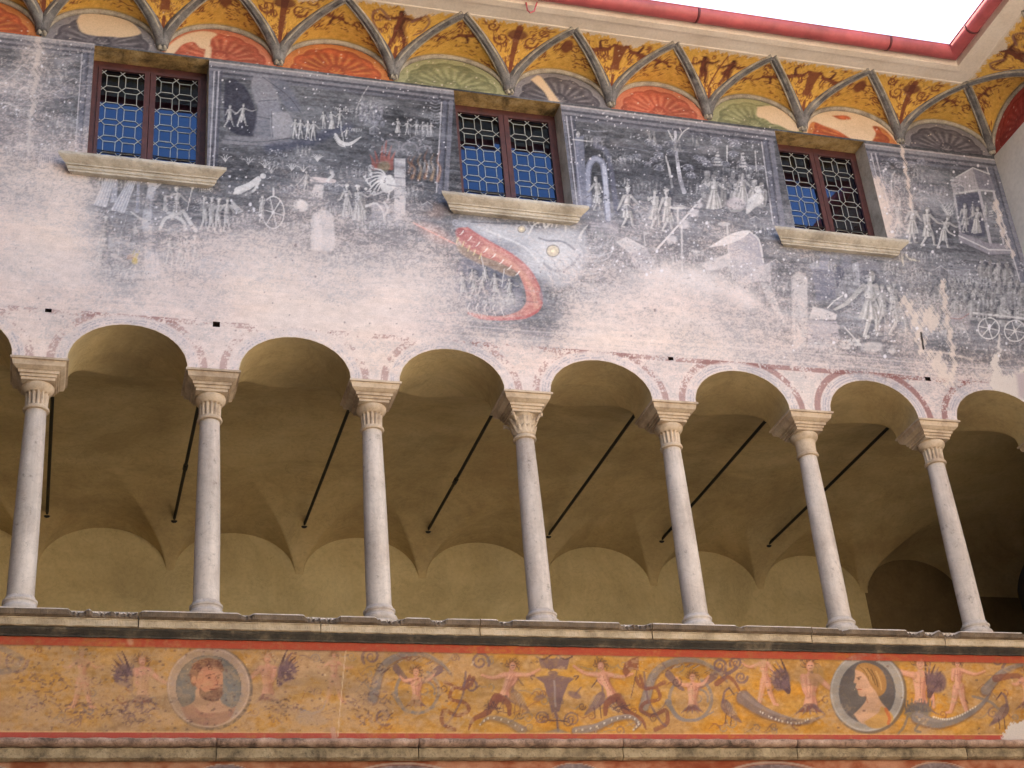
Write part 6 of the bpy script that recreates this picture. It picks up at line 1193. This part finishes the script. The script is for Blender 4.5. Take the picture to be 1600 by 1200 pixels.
for wi, (x0, x1) in enumerate(WIN):
    yf = WD; R = random.Random(50 + wi)
    m = MB(); fo = .036
    m.box(x0 - .01, x0 + fo, yf, yf + .035, WZ0 - .02, WZ1); m.box(x1 - fo, x1 + .01, yf, yf + .035, WZ0 - .02, WZ1); m.box(x0 + fo, x1 - fo, yf, yf + .035, WZ1 - .05, WZ1 + .005); m.box(x0 + fo, x1 - fo, yf, yf + .035, WZ0 - .02, WZ0 + .03)
    win = m.build('window', M_WOOD, palace); win['label'] = WLAB[wi]
    xm = (x0 + x1) / 2
    # stone reveal
    rv = MB(); rv.add([(x0, .001, WZ0 - .03), (x0, yf, WZ0 - .03), (x0, yf, WZ1), (x0, .001, WZ1)], [(0, 1, 2, 3)]); sub(rv, 'window_jamb', M_SILL, win); rv = MB(); rv.add([(x1, .001, WZ0 - .03), (x1, yf, WZ0 - .03), (x1, yf, WZ1), (x1, .001, WZ1)], [(3, 2, 1, 0)])
    sub(rv, 'window_jamb', M_SILL, win); rv = MB(); rv.add([(x0, .001, WZ1), (x0, yf, WZ1), (x1, yf, WZ1), (x1, .001, WZ1)], [(0, 1, 2, 3)]); sub(rv, 'window_lintel', M_LINTEL, win)
    # sill: moulded slab with mitred returns
    sx0, sx1 = SILLX[wi]; sp = [(0.0, WZ0 + .003), (.105, WZ0 + .003), (.105, WZ0 - .016), (.098, WZ0 - .026), (.078, WZ0 - .042), (.060, WZ0 - .054), (.058, WZ0 - .062), (.048, WZ0 - .064), (.046, WZ0 - .084), (.038, WZ0 - .088), (.036, WZ0 - .1), (0.0, WZ0 - .1)]
    v = []; n = len(sp); nst = 24
    for k in range(nst + 1):
        for o, z in sp:
            a, c = sx0 + (.105 - o), sx1 - (.105 - o); o2 = o + (.0018 * math.sin(k * 2.7 + z * 90) if 0 < k < nst and o > 0 else 0); v.append((a + (c - a) * k / nst, -o2, z))
    fc = [(k * n + i, k * n + (i + 1) % n, (k + 1) * n + (i + 1) % n, (k + 1) * n + i) for k in range(nst) for i in range(n)]
    sb = MB(); sb.add(v, fc + [tuple(reversed(range(n))), tuple(nst * n + i for i in range(n))]); sb.box(x0 + .001, x1 - .001, .0, yf + .03, WZ0 - .06, WZ0 - .0005); sub(sb, 'window_sill', M_SILL, win)
    # two casements
    for ci, (a, c) in enumerate(((x0 + fo + .002, xm - .002), (xm + .002, x1 - fo - .002))):
        st = .036; gz0, gz1 = WZ0 + .032, WZ1 - .052; cs_ = MB(); yy0, yy1 = yf - .012, yf + .022
        sl_ = st if ci == 0 else st * 1.1
        for bx in ((a, a + st * .6 if ci == 0 else a + st, gz0, gz1), (c - st if ci == 0 else c - st * .6, c, gz0, gz1)): cs_.box(bx[0], bx[1], yy0, yy1, bx[2], bx[3])
        ga, gc = (a + st * .6, c - st) if ci == 0 else (a + st, c - st * .6); cs_.box(ga, gc, yy0, yy1, gz1 - .02, gz1); cs_.box(ga, gc, yy0, yy1, gz0, gz0 + .035)
        g0, g1 = gz0 + .035, gz1 - .02; sub(cs_, 'casement', M_WOOD, win)
        p = (gc - ga) / 2.28; q_ = .141; ox = ga + .1 * p; oz = g1 - .12 * q_; bw, bh = .315 * p, .325 * q_; yg = yf + .006
        N = lambda i, j: (ox + i * p, oz - j * q_)
        def B_(i, j): cx_, cz_ = ox + (i + .5) * p, oz - (j + .5) * q_; return [(cx_ - bw, cz_ + bh), (cx_ + bw, cz_ + bh), (cx_ + bw, cz_ - bh), (cx_ - bw, cz_ - bh)]
        polys = []; segs = []
        for i in range(-1, 3):
            for j in range(-1, 9):
                bb = B_(i, j); polys.append(bb)
                segs += [(bb[k], bb[(k + 1) % 4]) for k in range(4)] + [(bb[0], N(i, j)), (bb[1], N(i + 1, j)), (bb[2], N(i + 1, j + 1)), (bb[3], N(i, j + 1))]
                lb = B_(i - 1, j); polys.append([N(i, j), bb[0], bb[3], N(i, j + 1), lb[2], lb[1]])
                ub = B_(i, j - 1); polys.append([N(i, j), ub[3], ub[2], N(i + 1, j), bb[1], bb[0]])
        cm = MB()
        for s0, s1 in segs:
            k = clip_seg(s0, s1, ga, gc, g0, g1)
            if k: cm.bar(k[0], k[1], LEADW, .006, yg + .002)
        sub(cm, 'lead_came', M_LEAD, win)
        sub(MB().tube([(ga - .002, yg - .010, g0 + .165), (ga + (gc - ga) * .5, yg - .012, g0 + .158), (gc + .002, yg - .010, g0 + .163)], .0042, 6), 'saddle_bar', M_IRON, win)
        for P in polys:
            P = clip_poly(P, ga, gc, g0, g1)
            if len(P) < 3: continue
            ar = sum(P[k][0] * P[(k + 1) % len(P)][1] - P[(k + 1) % len(P)][0] * P[k][1] for k in range(len(P))) / 2
            if ar < 0: P = P[::-1]; ar = -ar
            if ar < 1.2e-4: continue
            cx_ = sum(t[0] for t in P) / len(P); cz_ = sum(t[1] for t in P) / len(P); tx, tz = R.gauss(0, .010), R.gauss(0, .010)
            if wi == 0: tx *= .2; tz *= .2
            pm = MB(); n = len(P); fr_ = [(t[0], yg + .0005 + tx * (t[0] - cx_) + tz * (t[1] - cz_), t[1]) for t in P]; pm.add(fr_ + [(t[0], t[1] + .0012, t[2]) for t in fr_], [tuple(range(n))])
            sub(pm, 'pane', M_GLASS, win)

# ------------------------------------------------------------------ columns
ZP = -.10
def lathe_obj(name, prof, mat, par, n=32, flute=None, ang=35):
    o = MB().lathe(prof, 0, 0, n, flute).build(name, mat); o.parent = par; return o
ORD = ['leftmost', 'second', 'third', 'fourth', 'fifth', 'sixth', 'seventh', 'eighth', 'last']
CLAB = ['pale stone loggia column beyond the left edge, by the end pier', 'leftmost pale stone column in view, cut close to the left edge', 'stone column standing above the bearded man medallion', 'third stone column from the left edge of the picture', 'stone column with leafy carved capital above the painted urn', 'stone column just right of the leafy capital column', 'stone column with plain unfluted neck, left of the woman medallion', 'rightmost full stone column, against the darkest part of the loggia', 'stone column at the inner corner, only its block showing']
OY = TW / 2
def col_mesh(prof, n=32, flute=None):
    m = MB().lathe(prof, 0, 0, n, flute); me = bpy.data.meshes.new('col'); v = np.array(m.v) * S; me.from_pydata([tuple(a) for a in v], [], m.f); me.update()
    me.polygons.foreach_set('use_smooth', np.ones(len(me.polygons), dtype=bool))
    try: me.set_sharp_from_angle(angle=math.radians(38))
    except Exception: pass
    return me
def block_mesh(levels, seed=0):
    """stack of square rings (half width, half depth, z)"""
    v = []; f_ = []; r = random.Random(seed)
    for k, (hw_, hd, z) in enumerate(levels):
        for sx, sy in ((-1, -1), (1, -1), (1, 1), (-1, 1)): v.append((S * (sx * hw_ + r.uniform(-.0012, .0012)), S * (sy * hd), S * (z + r.uniform(-.0008, .0008))))
    for k in range(len(levels) - 1):
        for i in range(4): j = (i + 1) % 4; f_.append((4 * k + i, 4 * k + j, 4 * k + 4 + j, 4 * k + 4 + i))
    f_.append((3, 2, 1, 0)); f_.append(tuple(4 * (len(levels) - 1) + i for i in range(4)))
    me = bpy.data.meshes.new('block'); me.from_pydata(v, [], f_); me.update(); return me
H0 = 1.345 + .0        # height of neck bottom above the column foot
def Zr(z): return z - ZP
base_me = col_mesh([(.100, 0), (.100, .035), (.098, .04), (.104, .05), (.106, .062), (.102, .074), (.092, .08), (.088, .088), (.089, .1), (.095, .106), (.095, .116), (.088, .122), (.082, .128), (.0795, .14)], 36)
sh = []
for k in range(15):
    t = k / 14; z = .14 + (Zr(1.205) - .14) * t; sh.append((.0745 - .0145 * t ** 1.5 + .002 * math.sin(math.pi * t), z))
shaft_me = col_mesh(sh, 36)
z1 = Zr(1.205)
neck_prof = [(.064, z1), (.074, z1 + .004), (.0765, z1 + .012), (.074, z1 + .021), (.067, z1 + .026), (.0665, z1 + .03), (.0665, z1 + .036), (.068, z1 + .09), (.0695, z1 + .112), (.0735, z1 + .118)]
neck_me = col_mesh(neck_prof, 112, (6, 8, .2, 14)); plain_me = col_mesh(neck_prof, 40)
ech_me = col_mesh([(.0735, z1 + .118), (.078, z1 + .122), (.086, z1 + .132), (.0935, z1 + .146), (.095, z1 + .158), (.092, z1 + .168)], 36)
zb = z1 + .168; top = Zr(ZC) - .0006
pul = [(.094, .094, zb), (.096, .096, zb + .002), (.096, .096, zb + .018), (.105, .105, zb + .0185), (.106, .106, zb + .036), (.116, .116, zb + .0365), (.118, .118, zb + .054), (.124, .124, zb + .055), (.147, .147, zb + .072), (.154, .154, top - .0145), (.165, .165, top - .0135), (.165, .165, top)]
pul = [(a, c * (TW / 2 + .014) / .165, z) for a, c, z in pul]
pul_me = [block_mesh(pul, k) for k in range(3)]
leafm = MB().lathe([(.066, z1 + .03), (.068, z1 + .06), (.072, z1 + .11), (.082, z1 + .15), (.094, z1 + .168)], 0, 0, 36)
for row, (z, r0, n, hh, ww) in enumerate(((z1 + .034, .069, 14, .062, .017), (z1 + .085, .073, 12, .066, .02))):
    for k in range(n):
        a = 2 * math.pi * (k + .5 * row) / n; c, s_ = math.cos(a), math.sin(a); tx, ty = -s_, c
        P = [(-1, 0, 0), (1, 0, 0), (1.05, .5, .004), (.6, .85, .012), (0, 1.0, .022), (-.6, .85, .012), (-1.05, .5, .004), (0, .5, .010), (0, .86, .018)]
        v = [((r0 + d + .1 * row * h_ * .1) * c + tx * w * ww, (r0 + d + .1 * row * h_ * .1) * s_ + ty * w * ww, z + h_ * hh) for w, h_, d in P]
        leafm.add(v, [(0, 1, 7), (1, 2, 7), (2, 3, 8), (2, 8, 7), (3, 4, 8), (4, 5, 8), (5, 6, 7), (5, 7, 8), (6, 0, 7)])
for sx in (-1, 1):
    for sy in (-1, 1): leafm.add(*(lambda q: (q.v, q.f))(MB().tube([(sx * .07, sy * .07, z1 + .12), (sx * .088, sy * .088, z1 + .15), (sx * .1, sy * .1, z1 + .156), (sx * .1, sy * .1, z1 + .142), (sx * .093, sy * .093, z1 + .144)], [.008, .010, .011, .010, .007], 7)))
me_leaf = bpy.data.meshes.new('leaf_capital'); me_leaf.from_pydata([tuple(np.array(a) * S) for a in leafm.v], [], leafm.f); me_leaf.update()
for me, mt in ((base_me, M_COL), (shaft_me, M_COL), (neck_me, M_CAP), (plain_me, M_CAP), (ech_me, M_CAP), (me_leaf, M_CAP), (pul_me[0], M_CAP), (pul_me[1], M_CAP), (pul_me[2], M_CAP)): me.materials.append(mt)
for i, x in enumerate(COLX):
    c = empty('column', V(x, OY, ZP), CLAB[i], 'column', 'columns of the loggia arcade'); c.rotation_euler.z = 0
    def part(nm, me, rz=True):
        o = bpy.data.objects.new(nm, me); link(o, c); o.rotation_euler.z = random.uniform(0, 6.28) if rz else 0; return o
    part('base', base_me); part('shaft', shaft_me)
    if i == 4: part('necking', plain_me); part('leaf_capital', me_leaf, False)
    else: part('necking', plain_me if i == 6 else neck_me); part('echinus', ech_me)
    part('impost_block', pul_me[i % 3], False)
# ------------------------------------------------------------------ iron tie rods across the loggia
TL = ['iron tie rod hanging close behind the right side of the leftmost column', 'black iron tie rod left of the column over the bearded man', 'black iron tie rod left of the third column', 'black iron tie rod left of the leafy capital', 'black iron tie rod ending beside the leafy capital column', 'black iron tie rod crossing behind the column next right of the leafy one', 'black iron tie rod crossing behind the plain necked column']
ZRD = 1.755
for i, x in enumerate([COLX[1] + .075] + COLX[2:8]):
    y0 = yc - hw * math.sqrt(max(0, 1 - ((ZRD - ZC) / .43) ** 2)) - .03; y1 = DW - (y0 - TW) + .06
    t = empty('tie_rod', V(x, y1, ZRD), TL[i], 'tie rod', 'iron tie rods in the loggia'); b = MB(); L = (y0 - y1)
    b.tube([(0, 0, 0), (0, L * .5, -.004), (0, L, 0)], .0125, 8); o = b.build('rod', M_IRON, None, metric=True); o.scale = (S, S, S); o.parent = t
    b = MB().lathe([(.03, -.012), (.03, .0), (.02, .006)], 0, 0, 12); o = b.build('anchor_plate', M_IRON, None, metric=True); o.scale = (S, S, S); o.rotation_euler.x = math.pi / 2; o.location = (0, -.09 * S, 0); o.parent = t
    if i in (1, 3):
        b = MB().tube([(0, L * .42, -.004), (0, L * .45, -.004)], .018, 8); o = b.build('coupling', M_IRON, None, metric=True); o.scale = (S, S, S); o.parent = t
# ------------------------------------------------------------------ gutters
GO, GZC, GR_ = .672, 4.358, .062
def gprof(r): return [(GO + r * math.cos(t), GZC + r * math.sin(t)) for t in np.linspace(math.pi, 2 * math.pi, 13)]
gp = gprof(GR_) + [(GO + GR_ + .006, GZC + .004), (GO + GR_ + .002, GZC + .01)] + list(reversed(gprof(GR_ - .005)))
for w_, lab, loc in ((False, 'red half-round gutter running along the frescoed front', V(3, -GO, 4.3)), (True, 'red half-round gutter climbing along the wing at the right corner', V(XR - GO, -2, 4.3))):
    g = empty('gutter', loc, lab, 'gutter'); v, fc = run(gp, w_); o = mesh_obj('channel', v, fc, M_GUT, g); smooth_angle(o, 40)
    for a in ((1.25, 2.8, 4.34, 5.9) if not w_ else (.95, 2.4, 3.9)):
        pr = gprof(GR_ + .0035); pi = gprof(GR_ + .0005); b = MB(); n = len(pr)
        P = lambda a_, q: (a_, -q[0], q[1]) if not w_ else (XR - q[0], -a_, q[1])
        vv = [P(a - .009, q) for q in pr] + [P(a + .009, q) for q in pr] + [P(a - .009, q) for q in pi] + [P(a + .009, q) for q in pi]
        ff_ = [(i, i + 1, n + i + 1, n + i) for i in range(n - 1)] + [(i, 2 * n + i, 2 * n + i + 1, i + 1) for i in range(n - 1)] + [(n + i, n + i + 1, 3 * n + i + 1, 3 * n + i) for i in range(n - 1)]
        b.add(vv, ff_).build('joint_band', M_GUTD if a != 1.25 else M_GUT, g, True)
    if not w_:
        q = unchart(830, 14, -.61); b = MB(); b.tube([(q[0] - .03, -.603, q[2] + .06), (q[0] - .03, -.612, q[2] - .02), (q[0] - .015, -.622, q[2] - .05), (q[0] + .015, -.625, q[2] - .03), (q[0] + .045, -.622, q[2] + .06)], .006, 6); b.build('hook', M_GUT, g)
